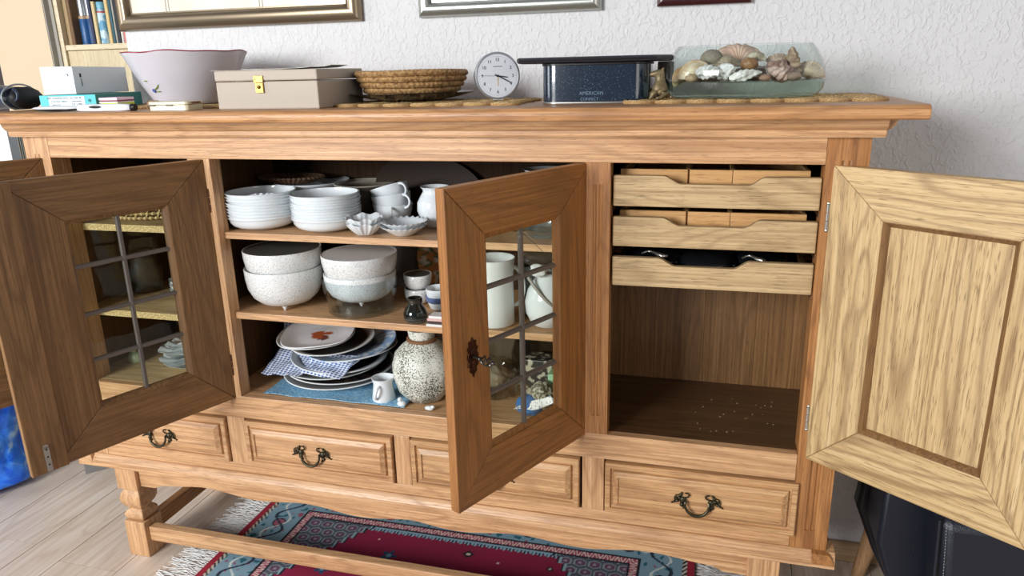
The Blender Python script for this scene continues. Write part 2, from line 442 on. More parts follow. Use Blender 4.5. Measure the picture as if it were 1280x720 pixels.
# bail handle
def handle_bm(bm, x, z, y=0, s=1.0):
    P = lambda u, v, d=0: (x+u*s, y-d*s, z+v*s)
    n = 14
    tube(bm, [P(-.026*math.cos(PI*i/n), -.004-.026*math.sin(PI*i/n), .010+.004*math.sin(PI*i/n)) for i in range(n+1)], [ (.0024+.0016*math.sin(PI*i/n))*s for i in range(n+1)], 8)
    for sg in (-1, 1):
        tube(bm, [P(sg*.026, -.004, .010), P(sg*.025, .001, .008), P(sg*.027, .002, 0)], .003*s, 6)
        blob(bm, P(sg*.031, 0, .003), (.008*s, .004*s, .009*s), 10, 6)
        for k, (u, v, r) in enumerate(((.039, .004, .005), (.044, -.003, .0042), (.050, -.006, .003), (.055, -.009, .0022), (.037, .012, .0045), (.034, .017, .003), (.033,-.012,.0055),(.029,-.018,.004),(.046,.004,.003))):
            blob(bm, P(sg*u, v, .002), (r*s, .0035*s, r*s*.9), 8, 5)
        cu = [P(sg*(.030-.009*math.sin(t)-.004*t*.5), .010+.006*math.cos(t)*-1+.004, .005) for t in [i*PI/6 for i in range(8)]]
        tube(bm, cu, .0018*s, 6)
        cu = [P(sg*(.042+.008*math.cos(t)), .004+.009*math.sin(t), .004) for t in [i*PI/6-1 for i in range(9)]]
        tube(bm, cu, .0015*s, 6)
    return bm
# raised-panel drawers
def drawer(x0, x1, hx):
    z0, z1 = .3605, .4895
    levels = [(0, .014), (0, -.006), (.003, -.009), (.012, -.010), (.014, -.006), (.020, -.0075), (.030, -.0145), (.0305, -.016)]
    # outer lip, step, ogee, sunk bead and flat centre
    levels = [(0,.018),(0,-.008),(.002,-.010),(.012,-.010),(.0135,-.004),(.018,-.003),(.020,-.010),(.031,-.0165),(.033,-.0125),(.036,-.0125)]
    bm = new(); rings = []
    for i_, y in levels:
        rings.append([bm.verts.new(p) for p in ((x0+i_, y, z0+i_), (x1-i_, y, z0+i_), (x1-i_, y, z1-i_), (x0+i_, y, z1-i_))])
    for a, b in zip(rings, rings[1:]):
        for k in range(4): bm.faces.new((a[k], a[(k+1)%4], b[(k+1)%4], b[k]))
    bm.faces.new(rings[-1]); bm.faces.new(rings[0][::-1])
    d = part('drawer', bm, MO['drawerx' if hx > 1 else 'frontx'])
    o = obj('handle', handle_bm(new(), hx, .421, -.0125, 1.0), m_brass, d, off=ROOT + d.location, sm=50)
    bm = new(); box(bm, x0+.012, x1-.012, .018, .33, z0+.01, z0+.018)
    for a, b in ((x0+.012, x0+.022), (x1-.022, x1-.012)): box(bm, a, b, .018, .33, z0+.018, z1-.02)
    obj('drawer_box', bm, MO['trayy'], d, off=ROOT + d.location)
drawer(.0765, .4905, .279); drawer(.5505, .9735, .749); drawer(1.0245, 1.4495, 1.237); drawer(1.5105, 1.931, 1.72)

# ------------------------------------------------------------------ doors
def frame_member(name, pts, mat, par, y0, y1):
    bm = prism(new(), pts, 'y', y0, y1); return obj(name, bm, mat, par, bev=.0018)
def door(hx, hy, ang, sgn, glazed, keyc, y0=-.022, y1=0.0, width=.42, astragal=False, latch=False, lock=False, inner=None):
    """door in its own space: hinge axis at x=0, free edge at sgn*width; +y is the side that faces into the cabinet"""
    zl, zh, a, b, iz0, iz1 = .5505, 1.1745, .105, .328, .652, 1.080
    X = lambda s: sgn*s
    ct = (y0+y1)/2
    bead = new(); outer = [(a-.008, iz0-.008), (b+.008, iz0-.008), (b+.008, iz1+.008), (a-.008, iz1+.008)]
    ex = (.010 if glazed else .0)
    innr = [(a+ex, iz0+ex), (b-ex, iz0+ex), (b-ex, iz1-ex), (a+ex, iz1-ex)]
    # bead frame: four mitred mouldings as one ring
    secs = [(0, y0+.003), (.006, y0+.001), (.012, y0+.005), (.018, y0+.008), (.018, y1-.0125), (.0135, y1-.006), (.0105, y1-.003), (.0085, y1-.0012), (.006, y1-.002), (0, y1-.004)]
    rings = []
    for d_, y in secs:
        rings.append([bead.verts.new((X(p[0]+(d_ if p[0] < .2 else -d_)), y, p[1]+(d_ if p[1] < .9 else -d_))) for p in outer])
    rings.append(rings[0])
    for r1, r2 in zip(rings, rings[1:]):
        for k in range(4): bead.faces.new((r1[k], r1[(k+1)%4], r2[(k+1)%4], r2[k]))
    kc = inner or keyc
    d = obj('door', bead, MO[('inner' if kc == 'straw' else kc)+'z'], sb, origin='0')  # on the straw door the darker bead colour paints the moulding's shadow
    d.location = Vector((hx, hy, 0)) - ROOT; d.rotation_euler = (0, 0, ang)
    W_ = width
    frame_member('stile', [(X(0), zl), (X(a), iz0), (X(a), iz1), (X(0), zh)], MO[kc+'z'], d, y0, y1)
    frame_member('stile', [(X(W_), zl), (X(b), iz0), (X(b), iz1), (X(W_), zh)], MO[kc+'z'], d, y0, y1)
    frame_member('rail', [(X(.0006), zl), (X(W_-.0006), zl), (X(b), iz0-.0004), (X(a), iz0-.0004)], MO[kc+'x'], d, y0, y1)
    frame_member('rail', [(X(.0006), zh), (X(W_-.0006), zh), (X(b), iz1+.0004), (X(a), iz1+.0004)], MO[kc+'x'], d, y0, y1)
    if glazed:
        xm = (a+b)/2+.0005; zz = [iz0+.008, .762, .868, .976, iz1-.008]
        for i in range(4):
            for u0, u1 in ((a+.008, xm), (xm, b-.008)):
                lo, hi = sorted((X(u0), X(u1)))
                p = obj('glass_pane', box(new(), lo+.0012, hi-.0012, ct-.0013, ct+.0013, zz[i]+.0012, zz[i+1]-.0012), m_pane, d)
        def came(x0, x1, z0, z1):
            bm = new(); 
            if abs(x1-x0) < .01:
                prism(bm, [(x0-.005, ct-.002), (x0-.003, ct-.0048), (x0+.003, ct-.0048), (x0+.005, ct-.002), (x0+.005, ct+.002), (x0+.003, ct+.0048), (x0-.003, ct+.0048), (x0-.005, ct+.002)], 'z', z0, z1)
            else:
                prism(bm, [(ct-.002, z0-.005), (ct-.0048, z0-.003), (ct-.0048, z0+.003), (ct-.002, z0+.005), (ct+.002, z0+.005), (ct+.0048, z0+.003), (ct+.0048, z0-.003), (ct+.002, z0-.005)], 'x', x0, x1)
            obj('lead_came', bm, m_lead, d)
        came(X(xm), X(xm), iz0+.006, iz1-.006)
        for z in zz[1:4]: came(X(a+.006), X(b-.006), z, z)
        for z in zz[1:4]: obj('solder_joint', blob(new(), (X(xm), ct, z), (.0075, .0065, .0075), 8, 6), m_lead, d)
    else:
        lo, hi = sorted((X(a+.004), X(b-.004)))
        obj('panel', box(new(), lo, hi, ct-.006, ct-.002, iz0-.0, iz1+.0), MO[('straw' if inner == 'straw' else kc)+'z'], d)
    for z in (.645, 1.075):
        bm = new()
        for k in range(3): lathe(bm, [(.0042, z-.024+.0165*k), (.0042, z-.024+.0165*k+.0152)], 12, (X(-.003), 0 if not lock else y0, 0))
        for e in (-.027, .0265): blob(bm, (X(-.003), 0 if not lock else y0, z+e), .0042, 8, 6)
        obj('hinge', bm, m_steel if not astragal else m_hinge, d, sm=40)
    if astragal:
        lo, hi = .416, .490
        o = obj('cover_strip', box(new(), lo, hi, -.006, .009, zl+.001, zh-.002), MO['innerz'], d, bev=.002)
        bm = new(); box(bm, .4495, .4605, .009, .0115, zl+.004, .612)
        lathe(bm, [(.0055, 0), (.0055, .0025)], 12, (.455, .009, .612), T=Matrix.Rotation(-PI/2, 4, 'X'))
        obj('latch_plate', bm, m_steel, d, label='steel latch plate at the bottom corner')
        bm = new()
        for z in (.605, .588, .570): lathe(bm, [(.0024, 0), (.0018, .0012)], 8, (.455, .0114, z), T=Matrix.Rotation(-PI/2, 4, 'X'))
        obj('screw', bm, m_dsteel, d)
    if lock:
        e = new(); sx = X(.372)
        outl = [(0,.038),(.004,.030),(.010,.030),(.009,.022),(.014,.016),(.011,.009),(.015,0),(.011,-.010),(.014,-.018),(.008,-.022),(.009,-.030),(.003,-.034),(0,-.042)]
        pts = [(sx+x_, .858+z_) for x_, z_ in outl] + [(sx-x_, .858+z_) for x_, z_ in outl[-2:0:-1]]
        prism(e, pts, 'y', y0-.0025, y0+.0005)
        blob(e, (sx, y0-.003, .868), (.006, .003, .008), 10, 6); blob(e, (sx, y0-.003, .842), (.005, .003, .010), 10, 6)
        cr = new(); tube(cr, [(X(.2215-.105*q/9), y0+.0085, 1.066-.030*math.sin(q/9*1.5)-.050*(q/9)**1.4) for q in range(10)], .0006, 4)
        obj('crack', cr, m_dsteel, d, label='dark curved crack in the upper pane')
        for q in range(5): obj('crack_ray', tube(new(), [(X(.2185), y0+.0085, 1.066), (X(.2185+.024*math.cos(q*1.1+.3)), y0+.0085, 1.066-.013*abs(math.sin(q*1.1+.3)))], .0005, 4), m_steel, d)
        obj('escutcheon', e, plain('reddish_brown_bronze', '3f2216', .3, .8), d, bev=.001)
        kb = new(); tube(kb, [(sx, y0, .858), (sx, y0-.018, .857)], .003, 10); blob(kb, (sx, y0-.019, .857), .0048, 10, 8)
        for q in range(4):
            tube(kb, [(sx+.0075*math.sin(PI*t/14)*math.cos(q*PI/2+t*.28), y0-.019-.032*t/14, .857+.0095*math.sin(PI*t/14)*math.sin(q*PI/2+t*.28)) for t in range(15)], .0018, 6)
        blob(kb, (sx, y0-.052, .857), .004, 8, 6)
        obj('key', kb, m_dsteel, d, label='ornate twisted pewter key standing in the lock', sm=50)
    return d
door(1.448, .022, math.radians(64.3), -1, True, 'outer', y0=-.022, y1=0, width=.425, lock=True)
door(.5335, 0, math.radians(-112.6), 1, True, 'inner', y0=-.022, y1=0, width=.44, astragal=True)
door(1.938, 0, math.radians(143.0), -1, False, 'outer', y0=-.022, y1=0, width=.415, inner='straw')
door(.0515, 0, math.radians(-113.5), 1, False, 'inner', y0=-.022, y1=0, width=.42, inner='inner')

# ------------------------------------------------------------------ pull-out trays in the right compartment
def tray(z0, z1, notch):
    x0, x1 = 1.516, 1.9215
    a, b = notch; dz = .0165
    def arc(u0, u1, up):
        r = []
        for i in range(9):
            t = i/8; s = t*t*(3-2*t); r.append((u0+(u1-u0)*t, z1-dz*(s if not up else 1-s)))
        return r
    pts = [(x0, z0), (x0, z1)] + arc(a, a+.038, False) + arc(b-.034, b, True) + [(x1, z1), (x1, z0)]
    f = part('inner_tray', prism(new(), pts, 'y', .012, .028), MO['trayx'], bev=.002)
    bm = new(); box(bm, x0+.01, x1-.01, .028, .34, z0+.002, z0+.010)
    for u, v in ((x0+.008, x0+.018), (x1-.018, x1-.008)): box(bm, u, v, .028, .34, z0+.010, z1-.012)
    box(bm, x0+.018, x1-.018, .33, .34, z0+.01, z1-.012)
    obj('tray_box', bm, MO['darky'], f, off=ROOT+f.location)
    return f
tray(1.084, 1.1485, (1.618, 1.820)); tray(.998, 1.0615, (1.618, 1.816)); tray(.911, .9745, (1.613, 1.800))
for x0, x1 in ((1.459, 1.513), (1.9225, 1.968)):
    for z in (1.078, .992, .905): wpart('runner', (x0 if x0 > 1.9 else 1.459, x1, .03, .34, z-.012, z-.001), 'dark', 'y')
# bamboo cutlery organisers inside the two upper trays
for i, (z, wh) in enumerate(((1.094, 'top'), (1.008, 'second'))):
    t = thing('cutlery_organiser', 'bamboo divided cutlery organiser lying in the %s inner tray of the right compartment' % wh, 'organiser', (1.715, .17, z), 0, 'bamboo organisers in the inner trays')
    zt = .062 if i == 0 else .0595
    bm = new()
    box(bm, -.19, -.05, -.110, -.102, .004, zt); obj('front_slat', bm, MO['bamboox'], t, bev=.001)
    bm = new(); box(bm, -.046, .040, -.112, -.104, .004, zt); obj('front_slat', bm, MO['bamboox'], t, bev=.001)
    bm = new(); box(bm, .041, .190, -.112, -.104, .004, zt); obj('front_slat', bm, MO['bamboox'], t, bev=.001)
    for u in (-.19, -.054, .036, .182): obj('divider', box(new(), u, u+.008, -.102, .14, .004, zt), MO['bambooy'], t, bev=.001)
    obj('organiser_base', box(new(), -.19, .19, -.112, .15, 0, .004), MO['bamboox'], t)
    obj('back_slat', box(new(), -.19, .19, .142, .15, .004, zt), MO['bamboox'], t)
# cutlery wrapped in dark bags in the third tray
m_bag = plain('glossy_black_film', '121417', .16, bump=.6, bscale=30)
for i, (cx, cy, rx) in enumerate(((1.60, .12, .07), (1.715, .10, .065), (1.825, .13, .06))):
    bm = new(); blob(bm, (cx, cy, .9515), (rx, .07, .026), 24, 14, fn=lambda p, th, ph: 1+.12*noise.noise(p*3+Vector((i*5, 0, 0))))
    tag(obj('wrapped_bundle', bm, m_bag, sm=60), 'glossy black wrapped bundle in the third inner tray, ' + ('at its left end', 'behind the scooped grip', 'at its right end')[i], 'bundle', 'black bundles in the third inner tray')
for i, (x0, x1, y) in enumerate(((1.575, 1.63, .055), (1.785, 1.83, .05))):
    bm = new(); tube(bm, [(x0+(x1-x0)*k/6, y+.01*math.sin(k), .974+.003*math.sin(k*.8)) for k in range(7)], [.002, .0025, .003, .003, .005, .006, .003], 8)
    tag(obj('spoon', bm, m_steel, sm=50), 'steel spoon handle glinting at the %s of the third inner tray' % ('left' if i == 0 else 'right'), 'spoon')
# crumbs on the floor of the right compartment
bm = new(); rr = random.Random(3)
for i in range(26):
    cx, cy = (1.89-abs(rr.gauss(0, .09)), .06+rr.random()*.2)
    a = rr.random()*PI; L = .001+.0022*rr.random()
    blob(bm, (cx, cy, .5573), (L, L*.6, .0008), 5, 3)
tag(obj('crumbs', bm, plain('pale_crumb', 'a08860', .8)), 'small pale crumbs scattered over the dark floor of the right compartment', 'crumbs')['kind'] = 'stuff'

# ================================================================== things in the middle compartment
ORD = ['topmost', 'second from the top', 'third from the top', 'fourth from the top', 'fifth from the top', 'sixth from the top', 'seventh from the top', 'eighth from the top', 'ninth from the top', 'tenth from the top']
def soup_bowl(name, r, h, mat):
    """outer wall, rounded rim and inner wall of an open bowl, base ring at z=0"""
    pf = [(r*.52,0),(r*.56,.001),(r*.58,.004),(r*.74,h*.14),(r*.87,h*.34),(r*.94,h*.60),(r*.955,h*.80),(r*.972,h*.88),(r,h*.94),(r,h*.985),(r-.0012,h),(r-.005,h*.97),(r*.92,h*.62),(r*.84,h*.38),(r*.7,h*.22),(r*.4,h*.15),(0,h*.14)]
    return obj(name, lathe(new(), pf, 56), mat, sm=60, origin='0')
rnd = random.Random(5)
b0 = None
for side, (cx, cy, n, zt, r) in enumerate(((.612, .100, 9, 1.087, .0885), (.794, .098, 10, 1.086, .0855))):
    h = .033; stepz = (zt-.9935-h)/(n-1)
    for i in range(n):
        if b0 is None: b0 = soup_bowl('soup_bowl', .0865, h, m_porc); o = b0
        else: o = b0.copy(); C.objects.link(o)
        o.location = (cx+rnd.uniform(-.0012,.0012), cy+rnd.uniform(-.0012,.0012), .9935+i*stepz)
        s = r/.0865; o.scale = (s, s, 1); o.rotation_euler = (rnd.uniform(-.006,.006), rnd.uniform(-.006,.006), rnd.random()*6)
        tag(o, 'white porcelain soup bowl, %s in the %s stack on the upper shelf' % (ORD[n-1-i] if i else 'bottommost', 'left' if side == 0 else 'right'), 'bowl', 'stacked soup bowls on the upper shelf')
# crumpled doily lying in the left top bowl
bm = grid(new(), 16, 8, lambda u, v: (.635+.05*(u-.5)*1.2, .045+.03*v, 1.078+.006*noise.noise(Vector((u*6, v*6, 1)))+.004*v))
tag(obj('paper_doily', bm, plain('white_paper', 'dfe3e8', .8), solid=.0008), 'small white paper doily lying in the topmost bowl of the left stack', 'doily')

# dishes behind the stacks
m_ware = plain('cream_glaze', 'b9b1a2', .3)
m_dkcer = plain('dark_glazed_ceramic', '554d45', .3)
pf = [(.05,0),(.055,.004),(.085,.020),(.10,.030),(.1005,.033),(.097,.032),(.08,.023),(.05,.008),(0,.006)]
tag(obj('serving_dish', lathe(new(), pf, 40, (.66, .27, 1.055)), m_porc, sm=50), 'shallow white dish stacked behind the soup bowls on the upper shelf', 'dish')
pf = [(.06,0),(.07,.02),(.088,.058),(.09,.0605),(.086,.058),(.066,.02),(0,.012)]
tag(obj('deep_dish', lathe(new(), pf, 40, (.66, .27, .9935)), m_ware, sm=50), 'cream deep dish standing under the shallow dish behind the soup bowls', 'dish')
bm = new()
for k in range(4):
    R_ = .092-.01*k
    for j in range(40):
        a = 2*PI*j/40; blob(bm, (.60+R_*math.cos(a), .265+R_*.65*math.sin(a), 1.098-.004*k), (.008, .005, .004), 6, 4)
o = tag(obj('wicker_coaster_tray', bm, plain('dark_wicker', '5a4330', .8)), 'brown woven wicker tray lying on the dishes behind the left bowl stack', 'tray'); o['kind'] = 'stuff'
del o['kind']
# dark tureen with a loop handle and a long oval platter leaning on the back
pf = [(.045,0),(.06,.01),(.078,.05),(.08,.085),(.082,.088),(.076,.088),(.06,.03),(0,.02)]
t = thing('tureen', 'dark grey ceramic tureen with a curled handle at the back of the upper shelf', 'tureen', (.815, .275, .9935))
obj('bowl', lathe(new(), pf, 40), m_dkcer, t, sm=50)
obj('handle', tube(new(), [(.074+.030*math.sin(a)*1.0, -.02, .058+.022*math.cos(a)) for a in [i*PI/8 for i in range(9)]], .0045, 8), m_dkcer, t, sm=60)
obj('rim', lathe(new(), [(.080,.086),(.0835,.089),(.080,.091),(.078,.088)], 40), m_ware, t, sm=60)
bm = new()
pf = [(.0,.0),(.05,.002),(.105,.012),(.115,.016),(.116,.019),(.104,.016),(.05,.006),(0,.004)]
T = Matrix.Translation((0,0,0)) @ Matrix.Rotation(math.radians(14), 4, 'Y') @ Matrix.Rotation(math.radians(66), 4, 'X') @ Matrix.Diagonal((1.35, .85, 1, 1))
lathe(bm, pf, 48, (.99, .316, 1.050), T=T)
tag(obj('oval_platter', bm, plain('shadow_brown_platter_glaze', '33271f', .6, spec=.2), sm=50), 'large oval platter, brown with painted-in shade, leaning against the back of the upper shelf', 'platter')  # dimness at the shelf back is put into the platter's colour
# cups: three stacked tilted cups with handles
def cup_parts(name, r, h, label, loc, rot, group):
    t = thing(name, label, 'cup', loc, 0, group); t.rotation_euler = rot
    pf = [(r*.45,0),(r*.5,.002),(r*.68,h*.1),(r*.88,h*.35),(r*.96,h*.7),(r,h),(r*.965,h*1.005),(r*.93,h*.7),(r*.84,h*.36),(r*.6,h*.14),(0,h*.1)]
    obj('body', lathe(new(), pf, 48), m_porc, t, sm=60)
    obj('handle', tube(new(), [(r*.93+.024*math.sin(a), 0, h*.58+.017*math.cos(a)) for a in [i*PI/10 for i in range(11)]], [.0035]*3+[.0028]*5+[.0035]*3, 8), m_porc, t, sm=60)
    return t
cg = 'stacked tea cups on the upper shelf'
cup_parts('tea_cup', .0515, .050, 'white tea cup at the bottom of the leaning cup stack on the upper shelf', (.925, .205, .9935), (0, 0, math.radians(-70)), cg)
cup_parts('tea_cup', .0515, .050, 'white tea cup with its handle towards the right, middle of the leaning cup stack', (.927, .205, 1.018), (math.radians(3), math.radians(-7), math.radians(-28)), cg)
cup_parts('tea_cup', .050, .047, 'white tea cup tilted most steeply, topmost of the leaning cup stack', (.925, .212, 1.040), (math.radians(4), math.radians(-17), math.radians(-32)), cg)
pf = [(.018,0),(.022,.01),(.026,.035),(.026,.037),(.023,.036),(0,.01)]
tag(obj('small_glass_dish', lathe(new(), [(.025,0),(.034,.02),(.048,.048),(.049,.050),(.045,.048),(.03,.02),(0,.012)], 32, (.868, .235, .9935)), m_dish, sm=50), 'small glass dish behind the fluted square bowls on the upper shelf', 'dish')
tag(obj('glass_plate', lathe(new(), [(.03,0),(.036,.003),(.056,.010),(.058,.012),(.054,.0115),(.03,.005),(0,.005)], 32, (.868, .235, 1.0445)), m_dish, sm=50), 'flat glass plate covering the small glass dish on the upper shelf', 'plate')
# square fluted bowls (two, stacked) and round fluted tart dishes (two, stacked)
def sqf(r, z, a, k):
    s = (abs(math.cos(a))**5+abs(math.sin(a))**5)**(-1/5)
    return r*(1+(s-1)*.55)*(1+.03*math.cos(a*20)), z+.0028*math.cos(a*8)*(z/.03)
def rdf(r, z, a, k): return r*(1+.045*math.cos(a*24)*min(1, z/.012)), z+.0015*math.cos(a*24)*(z/.02)
for i, z in enumerate((.9935, 1.006)):
    pf = [(.018,0),(.020,.002),(.027,.008),(.036,.018),(.043,.0285),(.0435,.030),(.041,.0295),(.034,.018),(.024,.008),(0,.006)]
    o = obj('square_fluted_bowl', lathe(new(), pf, 96, (.918-.001*i, .054, z), fn=sqf, T=Matrix.Rotation(.5+.05*i, 4, 'Z')), m_porc, sm=60)
    tag(o, 'small white squarish fluted bowl, %s of the pair beside the right bowl stack' % ('lower' if i == 0 else 'upper'), 'bowl', 'squarish fluted bowls')
for i, z in enumerate((.9935, 1.004)):
    pf = [(.024,0),(.026,.0015),(.033,.006),(.048,.017),(.054,.0215),(.0545,.0225),(.0515,.0218),(.045,.016),(.03,.007),(0,.005)]
    o = obj('round_fluted_dish', lathe(new(), pf, 120, (1.012+.002*i, .066, z), fn=rdf), m_porc, sm=60)
    tag(o, 'white round fluted tart dish, %s of the pair below the tilted cups' % ('lower' if i == 0 else 'upper'), 'dish', 'round fluted dishes')
# round white jug
t = thing('milk_jug', 'bulbous white porcelain jug half hidden behind the glazed right door on the upper shelf', 'jug', (1.055, .17, .9935))
obj('body', lathe(new(), [(.024,0),(.027,.004),(.038,.02),(.0455,.042),(.044,.062),(.034,.080),(.029,.088),(.030,.094),(.036,.1005),(.034,.1005),(.027,.092),(.027,.086),(.038,.06),(.03,.02),(0,.01)], 48), m_porc, t, sm=60)
obj('handle', tube(new(), [(.034+.028*math.sin(a), .0, .062+.028*math.cos(a)) for a in [i*PI/10 for i in range(11)]], .004, 8), m_porc, t, sm=60)
# upper shelf, right side behind the door
pf = [(.03,0),(.034,.003),(.044,.02),(.048,.055),(.0485,.06),(.046,.058),(.042,.02),(0,.008)]
for i, (cx, cy, h) in enumerate(((1.345, .10, 1), (1.27, .17, .8))):
    tag(obj('drinking_glass', lathe(new(), [(r, z*h) for r, z in pf], 36, (cx, cy, .9935)), m_dish, sm=50), ('wide clear tumbler at the right end of the upper shelf seen through the door pane', 'lower clear glass bowl beside the wide tumbler on the upper shelf')[i], 'glass')
tag(obj('crumpled_film', grid(new(), 22, 16, lambda u, v: (1.17+.10*(u-.5), .10+.10*(v-.5), 1.004+.022*abs(noise.noise(Vector((u*5, v*5, 3))))-.006*((u-.5)**2+(v-.5)**2)*4)), m_film, solid=.0006), 'crumpled clear plastic film lying on the upper shelf behind the cracked pane', 'film')
for i in range(3):
    z = .9935+.0
    o = obj('side_bowl', lathe(new(), [(.03,0),(.033,.003),(.05,.018),(.056,.034),(.0565,.036),(.054,.035),(.047,.018),(0,.009)], 48, (1.325, .235, .9935+.011*i+.0)), m_porc, sm=60)
    o.location.z += .0
    tag(o, 'white bowl, %s of three at the back right of the upper shelf' % ('bottommost', 'middle', 'topmost')[i], 'bowl', 'bowls at the back right of the upper shelf')
for i in range(4):
    o = obj('dessert_plate', lathe(new(), [(.03,0),(.033,.002),(.052,.008),(.054,.010),(.051,.0095),(.03,.004),(0,.004)], 48, (1.322, .235, 1.052+.012*0+.021*i+.0)), m_porc, sm=60)
    o.scale.z = 2.2
    tag(o, 'small deep white plate, %s in the pile rising above the glazed right door' % ('bottommost', 'second from below', 'third from below', 'topmost')[i], 'plate', 'small plates at the back right')

# ------------------------------------------------------------------ middle shelf
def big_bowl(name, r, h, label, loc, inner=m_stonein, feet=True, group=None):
    t = thing(name, label, 'bowl', loc, 0, group)
    fz = .007 if feet else 0
    pf = [(0,fz),(r*.42,fz+.002),(r*.66,fz+h*.09),(r*.84,fz+h*.25),(r*.95,fz+h*.48),(r*.99,fz+h*.75),(r,fz+h*.985),(r-.001,fz+h),(r-.004,fz+h-.001)]
    obj('body', lathe(new(), pf, 64, closed=True), m_stone, t, sm=60)
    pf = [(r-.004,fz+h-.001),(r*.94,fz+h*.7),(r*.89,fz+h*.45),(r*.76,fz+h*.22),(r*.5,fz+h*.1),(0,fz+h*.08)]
    obj('inside_surface', lathe(new(), pf, 64, closed=True), inner, t, sm=60).data.polygons
    if feet:
        for k in range(3):
            a = math.radians(-90+120*k+25); bm = new()
            lathe(bm, [(.0022,0),(.0045,.005),(.008,.012)], 12, (r*.5*math.cos(a), r*.5*math.sin(a), 0)); obj('foot', bm, m_stone, t, sm=50)
    return t
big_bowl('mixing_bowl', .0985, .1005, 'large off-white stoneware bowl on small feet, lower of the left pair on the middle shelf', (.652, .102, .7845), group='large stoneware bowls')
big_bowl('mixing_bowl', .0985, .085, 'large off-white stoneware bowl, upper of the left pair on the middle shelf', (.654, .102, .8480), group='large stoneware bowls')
m_white_in = plain('white_glaze_inside', 'dadcdd', .3)
big_bowl('serving_bowl', .0905, .072, 'off-white stoneware bowl sunk into the thick glass dish on the middle shelf', (.866, .108, .8060), inner=m_white_in, group='stoneware bowls in the glass dish')
big_bowl('serving_bowl', .0945, .074, 'off-white stoneware bowl, uppermost of the pair above the thick glass dish', (.868, .108, .8530), inner=m_white_in, group='stoneware bowls in the glass dish')
pf = [(.070,0),(.0845,.001),(.0855,.004),(.085,.030),(.0865,.034),(.090,.040),(.094,.052),(.0955,.088),(.0955,.0895),(.0935,.0895),(.092,.054),(.087,.043),(.083,.037),(.0815,.030),(.080,.010),(0,.008)]
tag(obj('glass_dish', lathe(new(), pf, 72, (.866, .108, .7845)), m_dish, sm=50), 'thick clear glass dish holding two stoneware bowls at the front of the middle shelf', 'dish')
# small stacked bowls
for i in range(2):
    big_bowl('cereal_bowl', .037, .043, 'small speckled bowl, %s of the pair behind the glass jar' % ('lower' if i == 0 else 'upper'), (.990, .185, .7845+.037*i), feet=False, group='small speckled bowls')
t = thing('soup_mug', 'white mug with a blue band, half hidden by the edge of the glazed right door', 'mug', (1.060, .150, .7845))
obj('body', lathe(new(), [(.02,0),(.024,.004),(.030,.02),(.033,.055),(.032,.0555),(.027,.02),(0,.008)], 40), m_porc, t, sm=60)
obj('blue_band', lathe(new(), [(.0300,.020),(.0325,.022),(.0335,.030),(.0338,.036)], 40, closed=True), plain('blue_glaze', '5c6f9a', .3), t, sm=60)
# patterned plate standing against the back
bm = new(); lathe(bm, [(0,0),(.05,.001),(.09,.010),(.092,.013),(.05,.005),(0,.004)], 56, T=Matrix.Rotation(math.radians(72), 4, 'X'))
bmesh.ops.subdivide_edges(bm, edges=[e for e in bm.edges if e.calc_length() > .006], cuts=5, use_grid_fill=True)
o = obj('tile_pattern_plate', bm, vcol('tile_pattern_glaze', .35), sm=50, origin='0'); o.location = (1.03, .325, .878)
def tilecol(p):
    u, v = p.x/.036, p.z/.036; a, b = u+v, u-v
    fa, fb = abs(a-round(a)), abs(b-round(b))
    if min(fa, fb) < .07: return (.25, .42, .2)
    return (.88, .86, .80) if (round(a)+.5*(a > round(a)) + math.floor(b)) % 2 < 1 and (math.floor(a)+math.floor(b)) % 2 else (.76, .50, .24)
tint(o, tilecol); tag(o, 'plate with an orange and green tile pattern standing against the back of the middle shelf', 'plate')
bm = new(); lathe(bm, [(0,0),(.05,.001),(.085,.010),(.087,.012),(.05,.005),(0,.004)], 48, (.905, .335, .872), T=Matrix.Rotation(math.radians(78), 4, 'X'))
tag(obj('grey_plate', bm, m_dkcer, sm=50), 'dark grey plate standing behind the glass dish', 'plate')
# glass jar with metal neck
t = thing('storage_jar', 'small bulbous smoky glass jar with a metal collar at the front of the middle shelf', 'jar', (1.040, .040, .7845))
m_smoke = glass('smoky_glass', 'b9c2c4', 1.6)
obj('body', lathe(new(), [(.017,0),(.0225,.002),(.0285,.012),(.0290,.022),(.025,.033),(.018,.043),(.0155,.050),(.0135,.050),(.016,.042),(.023,.032),(.026,.022),(.0255,.013),(.019,.005),(0,.004)], 40), m_smoke, t, sm=60)
obj('collar', lathe(new(), [(.0165,.049),(.0190,.050),(.0192,.058),(.0165,.061),(.014,.0605),(.0145,.052)], 40), m_dsteel, t, sm=40)
obj('salt', lathe(new(), [(.019,.0052),(.0245,.010),(.0246,.014),(0,.0145)], 32), plain('grey_sand', '8d8576', .9), t, sm=40)
# small stacked boxes at the door edge
for i, (dx, z, col, nm) in enumerate(((0, .7845, 'd6d3cf', 'pale grey'), (.004, .7920, '3d2b24', 'dark brown'), (.003, .7985, 'cfa9a0', 'pink'), (.007, .8050, 'e0dcd8', 'white'))):
    tag(obj('matchbox', box(new(), 1.078+dx, 1.128+dx, .012, .045, z, z+.0062), plain('card_%d' % i, col, .7), bev=.0006), '%s flat matchbox, %s in the small stack beside the glass jar' % (nm, ('bottommost', 'second from below', 'third from below', 'topmost')[i]), 'box', 'flat boxes on the middle shelf')
